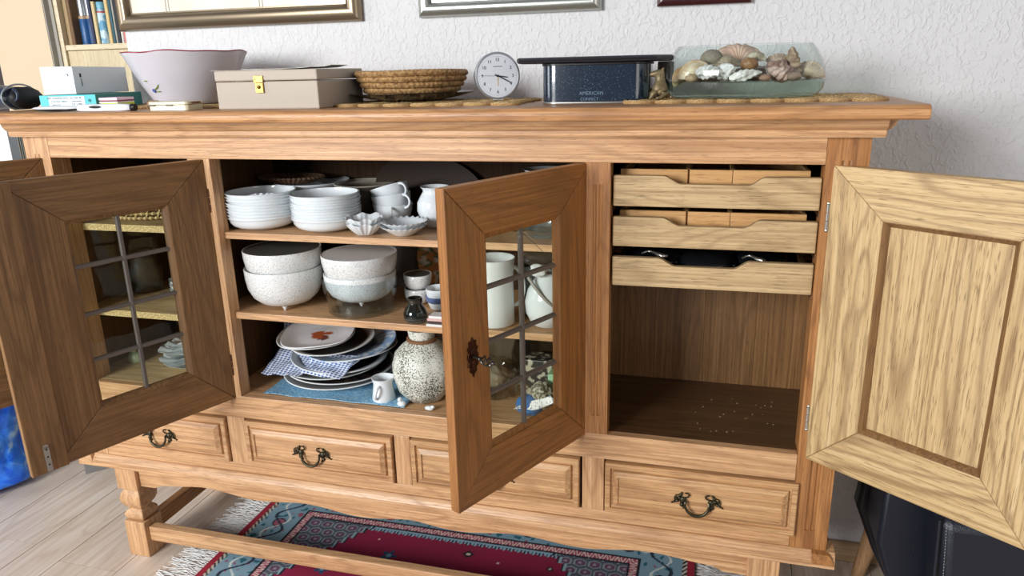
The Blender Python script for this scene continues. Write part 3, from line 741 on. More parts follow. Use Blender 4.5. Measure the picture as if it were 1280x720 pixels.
# white cylinder pitcher, wrapped cups, strapped gourd jug
t = thing('cylinder_pitcher', 'tall white cylindrical pitcher on the middle shelf behind the door pane', 'pitcher', (1.233, .070, .7845)); t.scale = (1, 1, 1.05)
obj('body', lathe(new(), [(.043,0),(.046,.003),(.0455,.05),(.0445,.11),(.047,.135),(.0495,.150),(.0500,.154),(.0475,.154),(.043,.125),(.042,.01),(0,.008)], 56, fn=lambda r, z, a, k: (r*(1+(.10*max(0, math.cos(a-math.radians(200)))**8 if z > .13 else 0)), z)), m_porc, t, sm=60)
obj('handle', tube(new(), [(.040+.026*math.sin(a), .018, .085+.045*math.cos(a)) for a in [i*PI/10 for i in range(11)]], .005, 8), m_porc, t, sm=60)
m_wrapg = plain('grey_cut_glass', '9fb0b4', .2, noise_amt=.4, nscale=60)
t = thing('crystal_vase', 'ribbed grey crystal vase between the white pitcher and the gourd jug', 'vase', (1.296, .165, .7845))
obj('body', lathe(new(), [(.022,0),(.024,.005),(.023,.03),(.027,.08),(.033,.125),(.031,.125),(.024,.08),(0,.02)], 64, fn=lambda r, z, a, k: (r*(1+.06*abs(math.cos(a*8))), z)), m_wrapg, t, sm=60)
t = thing('gourd_jug', 'white gourd-shaped jug with a grey strap standing behind the right pane', 'jug', (1.352, .085, .7845))
obj('body', lathe(new(), [(.030,0),(.036,.004),(.050,.030),(.053,.055),(.048,.085),(.036,.108),(.024,.122),(.021,.13),(.019,.13),(.02,.12),(.045,.08),(0,.02)], 56, T=Matrix.Rotation(math.radians(5), 4, 'Y')), m_porc, t, sm=60)
obj('strap', tube(new(), [(-.032+.075*k/8, -.033-.018*math.sin(PI*k/8), .122-.078*k/8) for k in range(9)], .0042, 8), plain('grey_strap', '9b9690', .5), t, sm=60)
bm = new(); blob(bm, (1.33, .12, .940), (.055, .05, .020), 26, 14, fn=lambda p, th, ph: 1+.3*noise.noise(p*2.2+Vector((9, 2, 1))))
tag(obj('folded_dark_bag', bm, plain('dark_bag_film', '37332f', .3), sm=60), 'crumpled dark bag squeezed above the gourd jug and crystal vase', 'bag')
bm = new(); blob(bm, (1.345, .05, .925), (.022, .012, .015), 14, 10, fn=lambda p, th, ph: 1+.4*noise.noise(p*2+Vector((4, 2, 1))))
tag(obj('paper_twist', bm, plain('white_tissue', 'dfe3e2', .7), sm=60), 'twist of white tissue hanging from the dark bag above the gourd jug', 'tissue')

# ------------------------------------------------------------------ bottom of the middle compartment
ZF = .5568
m_blue = NT('blue_checked_cloth'); t_ = m_blue
ck = t_.n.new('ShaderNodeTexVoronoi'); ck.inputs['Scale'].default_value = 150; t_.link(t_.coord((1, 1.6, 1)), ck.inputs[0])
t_.link(t_.mix(t_.ramp(ck.outputs['Distance'], [(.25, 0.0), (.5, 1.0)]), '3f88b8', '8fb9d0'), t_.b.inputs['Base Color']); t_.b.inputs['Roughness'].default_value = .8
m_blue = m_blue.m
bm = grid(new(), 40, 20, lambda u, v: (.60+.40*u, .026+.30*v, ZF+.002+.003*noise.noise(Vector((u*7, v*5, 0)))+.002))
tag(obj('blue_cloth', bm, m_blue, solid=.002), 'bright blue patterned cloth spread under the pile of plates', 'cloth')
m_rim = vcol('decorated_glaze', .3, coat=.3)
def plate(name, label, r, loc, tilt=(0,0), dz=.016, colfn=None, squ=0, mat=None, cat='plate'):
    pf = [(0,.0015),(r*.2,.0015),(r*.45,.0),(r*.6,.0),(r*.64,.003),(r*.8,dz*.55),(r*.9,dz*.8),(r*.985,dz),(r,dz+.001),(r*.985,dz+.003),(r*.9,dz*.8+.003),(r*.8,dz*.55+.003),(r*.62,.0045)]+[(r*q/12,.004) for q in range(6,0,-1)]+[(0,.004)]
    def f(rr, z, a, k):
        if squ:
            s = (abs(math.cos(a))**4+abs(math.sin(a))**4)**(-.25); return rr*(1+(s-1)*squ*(rr/r)), z
        return rr, z
    o = obj(name, lathe(new(), pf, 72, fn=f), mat or m_rim, sm=50, origin='0'); o.location = loc; o.rotation_euler = (math.radians(tilt[0]), math.radians(tilt[1]), rnd.random() if not squ else .35)
    if not mat:
        tint(o, colfn or (lambda p: (.86, .88, .89)))
    return tag(o, label, cat, 'plates piled in the bottom of the middle compartment')
rad = lambda p: math.hypot(p.x, p.y)
def rimband(c, r0, base=(.88,.90,.90)): return lambda p: c if rad(p) > r0 else base
plate('dinner_plate', 'largest white plate with a thin grey rim, bottommost of the pile on the blue cloth', .152, (.745, .180, ZF+.006), (0, 0), .018, lambda p: (.88,.90,.90) if rad(p) > .12 else (.55,.56,.56))
plate('dinner_plate', 'dark patterned plate with a pale edge, second from the bottom of the pile', .148, (.750, .178, ZF+.022), (1, 1), .018, lambda p: (.85,.87,.87) if rad(p) > .139 else ((.15,.16,.2) if noise.noise(p*60) > -.1 else (.42,.33,.28)))
plate('dinner_plate', 'white plate with a rusty brown decoration in the lower half of the pile', .138, (.735, .175, ZF+.036), (1, -2), .017, lambda p: (.45,.27,.2) if p.x > .02 and .08 < rad(p) < .125 else (.82,.84,.83))
plate('dinner_plate', 'white plate with black speckled well, middle of the pile', .130, (.752, .170, ZF+.054), (2, 3), .016, lambda p: (.85,.87,.88) if rad(p) > .11 else (.12,.13,.16))
plate('dinner_plate', 'plain white plate pushed to the right in the middle of the pile', .120, (.790, .185, ZF+.070), (-2, -5), .016)
plate('dinner_plate', 'white plate with a blue woven-pattern rim tilted up to the right', .125, (.780, .190, ZF+.086), (2, -6), .016, lambda p: ((.55,.68,.82) if (int((p.x+1)*180)+int((p.y+1)*180)) % 2 else (.86,.9,.93)) if rad(p) > .07 else (.3,.32,.36))
plate('dinner_plate', 'white plate with a dark well under the two top plates', .115, (.735, .172, ZF+.098), (3, -3), .016, lambda p: (.84,.85,.84) if rad(p) > .095 else (.2,.17,.15))
def leafy(p):
    if rad(p) < .098 and rad(p) > .055 and p.x < 0: return (.86,.83,.76) if math.sin(math.atan2(p.y, p.x)*40) > -.4 else (.62,.6,.5)
    return (.86,.87,.86)
plate('oval_leaf_plate', 'cream ribbed leaf-shaped plate showing at the left under the top plate', .105, (.690, .165, ZF+.110), (3, -1), .015, leafy, squ=.3)
plate('fruit_plate', 'squarish white plate with a painted orange and berries, topmost of the pile', .098, (.707, .150, ZF+.124), (5, -3), .014, lambda p: ((.66,.32,.16) if noise.noise(p*40)*.02+rad(p-Vector((-.002,.012,0))) < .026 else (.45,.25,.22) if rad(p-Vector((.012,-.016,0))) < .016 else (.88,.89,.90)), squ=.6)
# blue-white napkins
def napcol(p):
    u, v = p.x*330, p.y*330+p.z*330; q = (math.sin(u*1.6)+math.sin(v*1.9+math.floor(u/2)))
    return (.86,.89,.94) if q > -.15 else (.32,.42,.62)
m_nap = vcol('blue_white_printed_napkin', .85)
def napkin(label, pts, n=120, sag=.004, seed=0):
    """quad patch through four corners with a little crumple"""
    A, B, Cc, D = [Vector(p) for p in pts]
    def f(u, v):
        p = (A*(1-u)+B*u)*(1-v)+(D*(1-u)+Cc*u)*v
        p = p + Vector((0, 0, sag*2*noise.noise(Vector((u*3+seed, v*3, 0)))))
        return p
    o = obj('napkin', grid(new(), n, n, f), m_nap, sm=70, origin='0'); tint(o, napcol)
    s = o.modifiers.new('solid', 'SOLIDIFY'); s.thickness = .0012
    return tag(o, label, 'napkin', 'blue and white napkins among the plates')
napkin('blue and white printed napkin hanging out at the left of the plate pile', [(.575,.06,ZF+.044),(.70,.030,ZF+.058),(.76,.15,ZF+.083),(.58,.17,ZF+.085)], seed=1)
napkin('blue and white printed napkin with a pointed corner hanging over the front of the pile', [(.700,.050,ZF+.058),(.825,.030,ZF+.062),(.84,.13,ZF+.086),(.70,.13,ZF+.086)], seed=5)
napkin('dim blue and white napkin standing up behind the left of the plate pile', [(.555,.21,ZF+.08),(.64,.20,ZF+.09),(.645,.26,ZF+.185),(.54,.26,ZF+.185)], n=90, seed=9)
# creamer
t = thing('creamer', 'small white porcelain creamer standing in front of the plate pile', 'creamer', (.930, .060, ZF))
obj('body', lathe(new(), [(.026,0),(.029,.003),(.030,.010),(.026,.035),(.0245,.050),(.0285,.064),(.0270,.0645),(.0230,.050),(.024,.03),(.026,.01),(0,.006)], 48, fn=lambda r, z, a, k: (r*(1+(.22*max(0, math.cos(a-math.radians(15)))**10 if z > .055 else 0)), z+(.004*max(0, math.cos(a-math.radians(15)))**6 if z > .055 else 0))), m_porc, t, sm=60)
obj('handle', tube(new(), [(-.002+.004*math.cos(a), -.026-.016*math.sin(a), .032+.017*math.cos(a)) for a in [i*PI/8 for i in range(9)]], .0032, 8), m_porc, t, sm=60)
# speckled vase
m_vase = speckled('speckled_green_grey_stoneware', 'dadcd0', '50524a', .40, 330, .45, spots2=True)
t = thing('speckled_vase', 'lobed grey-white speckled stoneware vase with a brown collar beside the plates', 'vase', (1.028, .100, ZF))
obj('body', lathe(new(), [(.038,0),(.045,.003),(.066,.030),(.078,.070),(.079,.095),(.070,.125),(.052,.145),(.036,.158),(.033,.163),(.03,.163),(.05,.14),(0,.02)], 72, fn=lambda r, z, a, k: (r*(1+.035*abs(math.sin(a*3.5))*min(1, r/.05)), z)), m_vase, t, sm=60)
obj('collar', lathe(new(), [(.034,.157),(.039,.159),(.0395,.165),(.034,.167),(.032,.162)], 48), plain('brown_rope_glaze', '7a5638', .6, bump=.6, bscale=300), t, sm=60)
obj('neck', lathe(new(), [(.031,.164),(.033,.170),(.036,.186),(.037,.190),(.033,.190),(.029,.168)], 48), m_vase, t, sm=60)
# small white figurines at the front
t = thing('duck_figurine', 'tiny white porcelain duck in front of the speckled vase', 'figurine', (.990, .034, ZF))
obj('body', blob(new(), (0,0,.008), (.012,.008,.008), 16, 10), m_porc, t, sm=60); obj('head', blob(new(), (-.004,0,.019), (.006,.006,.0065), 12, 8), m_porc, t, sm=60)
t = thing('shard_figurine', 'tiny white porcelain bird at the foot of the speckled vase by the door edge', 'figurine', (1.066, .030, ZF))
obj('body', blob(new(), (0,0,.006), (.012,.007,.006), 16, 10), m_porc, t, sm=60); obj('tail', blob(new(), (.009,0,.010), (.006,.004,.004), 12, 8), m_porc, t, sm=60)
# behind the door panes
def crumple(name, c, r, mat, label, cat, seed, amp=.25, seg=40, flat=True):
    bm = blob(new(), c, r, seg, seg//2, fn=lambda p, th, ph: 1+amp*noise.noise(p*2.4+Vector((seed, 3, 1)))+amp*.4*noise.noise(p*7+Vector((seed, 0, 5))))
    if flat:
        lo = c[2]-r[2]*.9
        for v in bm.verts: v.co.z = max(v.co.z, lo)
    return tag(obj(name, bm, mat, sm=25), label, cat)
t = thing('glass_salad_bowl', 'grey glass salad bowl under clear film behind the lower left pane', 'bowl', (1.205, .150, ZF))
obj('body', lathe(new(), [(.03,0),(.035,.003),(.052,.022),(.060,.042),(.0605,.045),(.058,.044),(.048,.02),(0,.008)], 48), m_dish, t, sm=60)
crumple('plastic_bag', (1.205, .148, ZF+.053), (.062, .062, .05), m_film, 'crumpled clear plastic bag over the grey glass salad bowl', 'bag', 3)
crumple('beige_bundle', (1.19, .165, ZF+.047), (.042, .040, .030), plain('beige_paper', 'a79a86', .8), 'beige paper bundle inside the clear plastic bag', 'bundle', 7, .15)
t = thing('glass_carafe', 'dim greenish glass carafe behind the plastic bag', 'carafe', (1.262, .25, ZF))
obj('body', lathe(new(), [(.035,0),(.04,.003),(.042,.09),(.03,.13),(.022,.15),(.026,.17),(.024,.17),(.019,.15),(.038,.09),(0,.006)], 40), m_smoke, t, sm=60)
tag(obj('ornate_tin', box(new(), 1.262, 1.36, .17, .23, ZF, ZF+.098), speckled('ornate_black_cream_print', 'b7b29c', '2e2b27', .5, 60, .4), bev=.003), 'cream and black ornate tin at the right of the bottom shelf space', 'tin')
tag(obj('brown_box', box(new(), 1.15, 1.25, .26, .33, ZF, ZF+.15), plain('dim_brown_card', '54483a', .8), bev=.002), 'dim brown cardboard box at the back behind the salad bowl', 'box')
tag(obj('green_card', box(new(), 1.352, 1.392, .10, .14, ZF+.0, ZF+.093), plain('pale_green_card', 'a3cfa6', .7), bev=.002), 'pale green card box at the right edge behind the lower pane', 'box')
crumple('silver_lace_purse', (1.345, .075, ZF+.045), (.032, .028, .040), speckled('silver_filigree', 'aaa795', '55513f', .46, 160, .4), 'silver grey filigree purse leaning above the white doily', 'purse', 2, .15)
crumple('blue_pouch', (1.315, .062, ZF+.026), (.034, .028, .026), plain('blue_felt', '2f6aa6', .9), 'blue felt pouch under the white lace doily', 'pouch', 5, .12)
def doil(u, v):
    a = (u-.5)*2.6; r = .040+.017*v; sc = .003*abs(math.sin(a*9))*v
    return (1.335+(r+sc)*math.sin(a)*.9, .045-.012*v-.005*math.cos(a*5)*v, ZF+.048-.018*v*math.cos(a)+.012*a)
tag(obj('lace_doily', grid(new(), 60, 8, doil), speckled('white_lace', 'eef0ef', '8d99a4', .36, 150, .8), solid=.0008), 'white lace doily with scalloped edge over the blue pouch', 'doily')

# ------------------------------------------------------------------ left compartment, seen through the glazed left door
bm = new()
for k in range(3):
    for j in range(52):
        a = 2*PI*j/52+.06*k; blob(bm, (.19+.125*math.cos(a), .215+.105*math.sin(a), 1.0+.012*k), (.0085, .0085, .005), 6, 4)
for j in range(26):
    a = 2*PI*j/26; tube(bm, [(.19+.125*math.cos(a), .215+.105*math.sin(a), .997), (.19+.133*math.cos(a+.1), .215+.113*math.sin(a+.1), 1.03), (.19+.125*math.cos(a+.2), .215+.105*math.sin(a+.2), 1.04)], .0025, 5)
tag(obj('rush_basket', bm, plain('pale_rush', 'bfa575', .8)), 'low pale openwork rush basket on the upper shelf of the left compartment', 'basket')['kind'] = 'stuff'
ZA = .7505
for i in range(3):
    pf = [(.024,0),(.028,.002),(.040,.012),(.054,.034),(.056,.037),(.053,.036),(.038,.014),(0,.008)]
    tag(obj('dessert_bowl', lathe(new(), [(r*(1-.0*i), z) for r, z in pf], 56, (.285, .19, ZA+.014*i), fn=lambda r, z, a, k: (r*(1+.035*math.cos(a*12)*(z/.036)), z)), m_porc, sm=60), 'white wavy dessert bowl, %s of three on the middle shelf of the left compartment' % ('bottommost', 'middle', 'topmost')[i], 'bowl', 'dessert bowls seen through the left pane')
t = thing('sauce_cup', 'white cup standing on the dessert bowls in the left compartment', 'cup', (.290, .19, ZA+.080))
obj('body', lathe(new(), [(.016,0),(.020,.003),(.030,.024),(.036,.043),(.034,.043),(.026,.02),(0,.006)], 40), m_porc, t, sm=60)
obj('saucer', lathe(new(), [(.018,-.010),(.02,-.004),(.03,0),(.042,.004),(.04,.006),(.016,.002),(0,.002)], 40), m_porc, t, sm=60)
for i, (r, dx) in enumerate(((.072, 0), (.078, -.004), (.070, .003), (.076, -.006), (.064, .004), (.05, .012))):
    pf = [(r*.4,0),(r*.45,.0015),(r*.75,.007),(r*.97,.016),(r,.018),(r*.96,.0175),(r*.7,.009),(0,.005)]
    tag(obj('wavy_plate', lathe(new(), pf, 64, (.268+dx, .165, ZF+.0135*i), fn=lambda r_, z, a, k: (r_*(1+.04*math.cos(a*8)*(z/.018)), z+.003*math.cos(a*8+i)*(z/.018))), m_porc, sm=60), 'white wavy-edged dish, %s of the pile on the left compartment floor' % ('bottommost', 'second from below', 'third from below', 'fourth from below', 'fifth from below', 'topmost')[i], 'dish', 'wavy dishes in the left compartment')
m_cel = plain('pale_green_celadon', 'b3c3a0', .35)
t = thing('bird_figurine', 'pale green ceramic bird figurine on the floor of the left compartment', 'figurine', (.083, .15, ZF))
obj('body', lathe(new(), [(.018,0),(.021,.006),(.020,.018),(.012,.028),(0,.030)], 24, T=Matrix.Diagonal((1.1,.8,1,1))), m_cel, t, sm=60)
obj('head', blob(new(), (-.003,0,.036), (.011,.009,.010), 16, 10), m_cel, t, sm=60)
obj('beak', lathe(new(), [(.004,0),(0,.009)], 8, (-.012,0,.036), T=Matrix.Rotation(-PI/2, 4, 'Y')), m_cel, t)
for i, (cx, cy, r, h) in enumerate(((.085, .24, .05, .12), (.19, .30, .045, .10))):
    tag(obj('dark_crock', lathe(new(), [(r*.7,0),(r*.8,.004),(r,h*.4),(r*.95,h*.8),(r*.6,h*.95),(r*.62,h),(r*.5,h),(r*.8,h*.6),(0,.01)], 36, (cx, cy, ZA)), plain('dark_brown_crockery', '32281e', .5), sm=60), ('wide dark brown crock at the left of the middle shelf in the left compartment', 'smaller dark brown crock at the centre of the middle shelf in the left compartment')[i], 'crock')

# ================================================================== things on top of the sideboard
T_ = 1.2906
def spiral_disc(bm, cx, cy, z, rx, ry, rz, rot, seed, zoff=0):
    """coil of straw wound flat"""
    rr_ = random.Random(seed); r = .0042; n = 3; pts = []
    for k in range(int(26*n)):
        a = 2*PI*k/26; s = (k+6)/(26*n+6)
        x, y = rx*s*math.cos(a), ry*s*math.sin(a)
        X_ = cx+x*math.cos(rot)-y*math.sin(rot); Y_ = cy+x*math.sin(rot)+y*math.cos(rot)
        pts.append((X_, Y_, z+r*.62+rr_.uniform(-.0004, .0004)))
    tube(bm, pts, [r*(.92+.16*rr_.random()) for _ in pts], 5)
m_straw = NT('plaited_straw')
n_ = m_straw.add('ShaderNodeTexNoise', Scale=420.0, Detail=2.0); m_straw.link(m_straw.coord(), n_.inputs[0])
m_straw.link(m_straw.ramp(n_.outputs[0], [(.3, '8a683f'), (.5, 'b8935f'), (.7, 'd8bd8c')]), m_straw.b.inputs['Base Color']); m_straw.b.inputs['Roughness'].default_value = .75; m_straw.bump(n_.outputs[0], .6, .002)
m_straw = m_straw.m
def runner(name, label, x0, x1, y0, y1, nx, ny, seed, ell=False):
    t = thing(name, label, 'placemat', ((x0+x1)/2, (y0+y1)/2, T_))
    rr_ = random.Random(seed); dx, dy = (x1-x0)/nx, (y1-y0)/ny
    for i in range(nx):
        for j in range(ny):
            cx, cy = x0+dx*(i+.5), y0+dy*(j+.5)
            u, v = (cx-(x0+x1)/2)/((x1-x0)/2), (cy-(y0+y1)/2)/((y1-y0)/2)
            if ell and u*u+v*v > 1.08: continue
            bm = new(); spiral_disc(bm, cx+rr_.uniform(-.003,.003), cy+rr_.uniform(-.003,.003), T_, dx*.58, dy*.56, 0, rr_.uniform(-.15,.15), rr_.random())
            obj('straw_coil', bm, m_straw, t, off=t.location, sm=60)
    return t
runner('straw_placemat', 'plaited straw placemat of linked coils under the black plate and basket', .86, 1.30, .04, .30, 7, 4, 1)
runner('straw_placemat', 'plaited straw placemat of linked coils under the glass bowl of shells', 1.525, 2.03, .045, .325, 8, 4, 2)
runner('straw_placemat', 'plaited straw placemat of linked coils under the large white bowl', .27, .56, .06, .31, 5, 4, 3)
ZM = T_+.0072
# navy pouch at the far left
t = thing('camera_pouch', 'dark navy padded pouch with grey piping lying at the left end of the sideboard', 'pouch', (-.07, .10, T_), math.radians(4))
m_navy = plain('navy_nylon', '27364f', .32, bump=.5, bscale=25); m_dk = plain('black_lining', '101216', .6)
def pouch(u, v):
    a = v*2*PI; x = -.22+.20*u; ry = .060; rz = .033; w_ = 1+.05*math.sin(u*9+v*7)
    return (x, ry*math.cos(a)*w_, max(.0008, .033+rz*math.sin(a)*w_*(1+.15*math.sin(u*5))))
obj('body', grid(new(), 24, 32, pouch), m_navy, t, sm=60)
obj('piping', tube(new(), [(-.02, .060*math.cos(a), max(.003, .033+.0335*math.sin(a))) for a in [2*PI*k/28 for k in range(29)]], .0022, 6), plain('grey_piping', '8f9698', .4), t, sm=60)
obj('opening_flap', blob(new(), (-.003, 0, .031), (.026, .052, .0285), 24, 14, fn=lambda p, th, ph: 1+.1*noise.noise(p*3)), m_dk, t, sm=50)
obj('strap_loop', tube(new(), [(.004+.012*math.sin(a), -.045, .040+.015*math.cos(a)) for a in [k*PI/7 for k in range(8)]], .003, 6), m_navy, t, sm=50)
# teal box with label
t = thing('teal_box', 'flat turquoise carton with a printed white label lying under the white carton', 'box', (.02, .055, T_), math.radians(20))
m_teal = plain('turquoise_card', '4fc9cf', .5); m_teald = plain('deep_teal_card', '1d7d78', .5)
bm = new(); box(bm, 0, .140, 0, .300, 0, .037)
o = obj('carton', bm, [m_teal, m_teald], t, bev=.001)
for f in o.data.polygons:
    if abs(f.normal.x) > .5 or f.normal.z > .5: f.material_index = 1
obj('label', box(new(), .022, .112, -.0006, 0, .006, .0335), plain('white_label', 'dfe9ee', .6), t)
TX = lambda x, z: Matrix.Translation((x, -.0008, z)) @ Matrix.Rotation(PI/2, 4, 'X')
bm = new()
text_bm(bm, 'REF: M BOND NT4', .0062, TX(.045, .029), extrude=.0002); text_bm(bm, '2x CEM 30', .0062, TX(.090, .029), extrude=.0002)
text_bm(bm, 'LOT 0123  Pallium', .0052, TX(.048, .021), extrude=.0002); text_bm(bm, 'Instrument', .0052, TX(.092, .021), extrude=.0002)
text_bm(bm, 'CE 1780', .0075, TX(.091, .0125), extrude=.0002); text_bm(bm, 'Made in EU', .0045, TX(.040, .0125), extrude=.0002)
obj('label_print', bm, plain('blue_grey_print', '5c7185', .7), t)
bm = new(); lathe(bm, [(.0042, 0), (.0042, .0006)], 20, (.124, 0, .022), T=Matrix.Rotation(PI/2, 4, 'X')); obj('seal_dot', bm, plain('teal_dot', '2c7f8d', .6), t)
# white carton
t = thing('white_carton', 'long white carton with a grey side and a small black emblem, on the turquoise carton', 'box', (-.022, .112, T_+.0378), math.radians(17))
o = obj('carton', box(new(), 0, .085, 0, .30, 0, .071), plain('white_card', 'e3e8ee', .45), t, bev=.001)
bm = new(); box(bm, .0851, .0858, .030, .038, .043, .053)
text_bm(bm, 'HOF', .010, Matrix.Translation((.0856, .036, .030)) @ Matrix.Rotation(PI/2, 4, 'Z') @ Matrix.Rotation(PI/2, 4, 'X') @ Matrix.Rotation(-PI/2, 4, 'Z'), extrude=.0002)
obj('emblem', bm, m_text, t)
bm = new(); box(bm, .065, .072, -.0005, 0, .050, .052); box(bm, .069, .072, -.0005, 0, .046, .052); obj('corner_mark', bm, plain('grey_mark', '6f7680', .6), t)
# sticky note stack, pen case, thermometer pen
t = thing('sticky_notes', 'small stack of pink, white and lime sticky note pads beside the turquoise carton', 'notes', (.205, .085, T_), math.radians(8))
for i, (z0, z1, c_, n__) in enumerate(((.0, .007, '3a3336', 'dark card'), (.007, .0155, 'cfe03c', 'lime pad'), (.0155, .019, 'e9e2d6', 'white pad'), (.019, .0225, '8b4a5c', 'plum pad'), (.0225, .029, 'f0d3de', 'pink pad'))):
    obj('note_pad', box(new(), -.010+.003*(i % 2), .040, -.02, .05, z0, z1-.0002), plain('pad_%d' % i, c_, .7), t, label=n__)
m_wplast = plain('white_plastic', 'dcdfe3', .28)
t = thing('clinical_thermometer', 'white digital thermometer with a dark display and black cap at the front edge', 'thermometer', (.30, -.028, T_), math.radians(3))
obj('body', blob(new(), (0, 0, .0085), (.075, .011, .0085), 28, 12, fn=lambda p, th, ph: 1/max(.55, (abs(p.x)**6+abs(p.y)**6+abs(p.z)**6)**(1/6))), m_wplast, t, sm=60)
obj('display', blob(new(), (-.018, -.0108, .0105), (.018, .0016, .0034), 20, 8), m_dk, t, sm=60)
obj('cap', lathe(new(), [(.0075,0),(.0085,.003),(.0082,.012),(0,.012)], 20, (.072, 0, .0085), T=Matrix.Rotation(PI/2, 4, 'Y')), m_black, t, sm=50)
t = thing('glasses_case', 'slim white plastic case with a black underside left of the thermometer', 'case', (.150, -.022, T_), math.radians(3))
obj('lid', blob(new(), (0, 0, .0085), (.070, .014, .0055), 28, 10), m_wplast, t, sm=60); obj('base', blob(new(), (0, 0, .0048), (.066, .0135, .0045), 28, 10), m_black, t, sm=60)
tag(obj('cork', lathe(new(), [(.010,0),(.011,.002),(.011,.024),(.010,.026),(0,.026)], 20, (.388, .02, T_+.011), T=Matrix.Rotation(PI/2, 4, 'Y')), plain('cork_brown', 'b08a62', .8, noise_amt=.4, nscale=90), sm=40), 'brown cork lying between the thermometer and the cream tin', 'cork')
# cream tin with red lettering
t = thing('mint_tin', 'small cream hinged tin with red lettering along the lid at the front edge', 'tin', (.480, .000, T_), math.radians(6))
m_cream = plain('cream_enamel', 'd9d2b4', .35, .2)
def rrect(x, y, r, n=5):
    p = []
    for cx, cy, a0 in ((x-r, y-r, 0), (-x+r, y-r, 90), (-x+r, -y+r, 180), (x-r, -y+r, 270)):
        for i in range(n+1): a = math.radians(a0+90*i/n); p.append((cx+r*math.cos(a), cy+r*math.sin(a)))
    return p
obj('base', prism(new(), rrect(.051, .034, .010), 'z', 0, .0125), m_cream, t, bev=.001, sm=50)
obj('lid', prism(new(), rrect(.052, .035, .011), 'z', .013, .0205), m_cream, t, bev=.0015, sm=50)
for u in (-.040, .005): obj('hinge', tube(new(), [(u-.008, -.0355, .0125), (u+.008, -.0355, .0125)], .0022, 8), m_steel, t)
bm = new(); text_bm(bm, 'PEPPERMINTS', .0065, Matrix.Translation((.0524, .0, .0165)) @ Matrix.Rotation(PI/2, 4, 'Z') @ Matrix.Rotation(PI/2, 4, 'X'), extrude=.0003)
obj('lettering', bm, plain('dark_red_print', '7a2530', .6), t)
# large white bowl with wavy red rim
t = thing('fruit_bowl', 'large white ceramic bowl with a wavy red-edged rim and a small painted flower sprig', 'bowl', (.372, .195, ZM))
wv = lambda r, z, a, k: (r, z+(.0014*math.sin(a*5+1)+.0009*math.sin(a*9))*max(0, (z-.08)/.05))
m_lav = NT('white_glaze_with_rings'); nn = m_lav.add('ShaderNodeTexNoise', Scale=1.0, Detail=2.0); m_lav.link(m_lav.coord((3, 3, 160)), nn.inputs[0])
m_lav.b.inputs['Base Color'].default_value = lin('c9c6cd'); m_lav.b.inputs['Roughness'].default_value = .2; m_lav.b.inputs['Coat Weight'].default_value = .3; m_lav.bump(nn.outputs[0], .25, .0015); m_lav = m_lav.m
pf = [(.084,0),(.088,.003),(.093,.012),(.112,.045),(.132,.085),(.147,.118),(.1525,.1265),(.153,.128)]
pf2 = [(.149,.128),(.1435,.118),(.132,.085),(.110,.045),(.09,.014),(0,.010)]
obj('body', lathe(new(), pf+pf2, 96, fn=wv), m_lav, t, sm=60)
obj('red_rim', tube(new(), [(.1513*math.cos(a), .1513*math.sin(a), .1285+.00148*math.sin(a*5+1)+.00095*math.sin(a*9)) for a in [2*PI*k/96 for k in range(97)]], .0022, 6), plain('dark_red_glaze', '85283a', .25), t, sm=60)
def onbowl(az, z, d=.0006):
    zs = [p[1] for p in pf]; 
    for (r0, z0), (r1, z1) in zip(pf, pf[1:]):
        if z0 <= z <= z1: r = r0+(r1-r0)*(z-z0)/(z1-z0); break
    return ((r+d)*math.cos(az), (r+d)*math.sin(az), z)
bm = new()
for k in range(7): blob(bm, onbowl(math.radians(-103+2.0*math.cos(k)), .036+.003*math.sin(k)), .0026, 6, 4)
obj('painted_flower', bm, plain('blue_flower_paint', '5463a8', .3), t)
bm = new()
for az0, z0, az1, z1 in ((-103,.036,-93,.046),(-100,.034,-91,.034),(-96,.040,-90,.052),(-112,.060,-105,.060)):
    tube(bm, [onbowl(math.radians(az0+(az1-az0)*q/5), z0+(z1-z0)*q/5) for q in range(6)], [.0006,.0016,.002,.0018,.0012,.0004], 5)
obj('painted_leaves', bm, plain('green_leaf_paint', '7d8f4c', .3), t)
# beige case with brass latch
t = thing('cash_case', 'beige leatherette case with a brass latch and papers on its lid', 'case', (.735, .085, T_), math.radians(-1))
m_beige = plain('beige_leatherette', 'b0a495', .6, bump=.35, bscale=500)
X0, X1, Y0, Y1 = -.130, .133, -.098, .115
obj('body', box(new(), X0, X1, Y0, Y1, 0, .061), m_beige, t, bev=.003)
obj('lid', box(new(), X0-.001, X1+.001, Y0-.001, Y1+.001, .0625, .0855), m_beige, t, bev=.003)
bm = box(new(), -.026, -.002, Y0-.004, Y0-.001, .058, .0735); box(bm, -.023, -.003, Y0-.0045, Y0-.001, .036, .0575)
lt = obj('latch', bm, m_gold, t, bev=.0008)
blob_b = new(); blob(blob_b, (-.013, Y0-.006, .049), (.0042, .003, .0042), 12, 8); 
for u, v in ((-.022,.066),(-.006,.066),(-.013,.040)): blob(blob_b, (u, Y0-.0045, v), (.0013,.001,.0013), 6, 4)
obj('keyhole_boss', blob_b, plain('dark_brass', '6d5426', .3, .8), t)
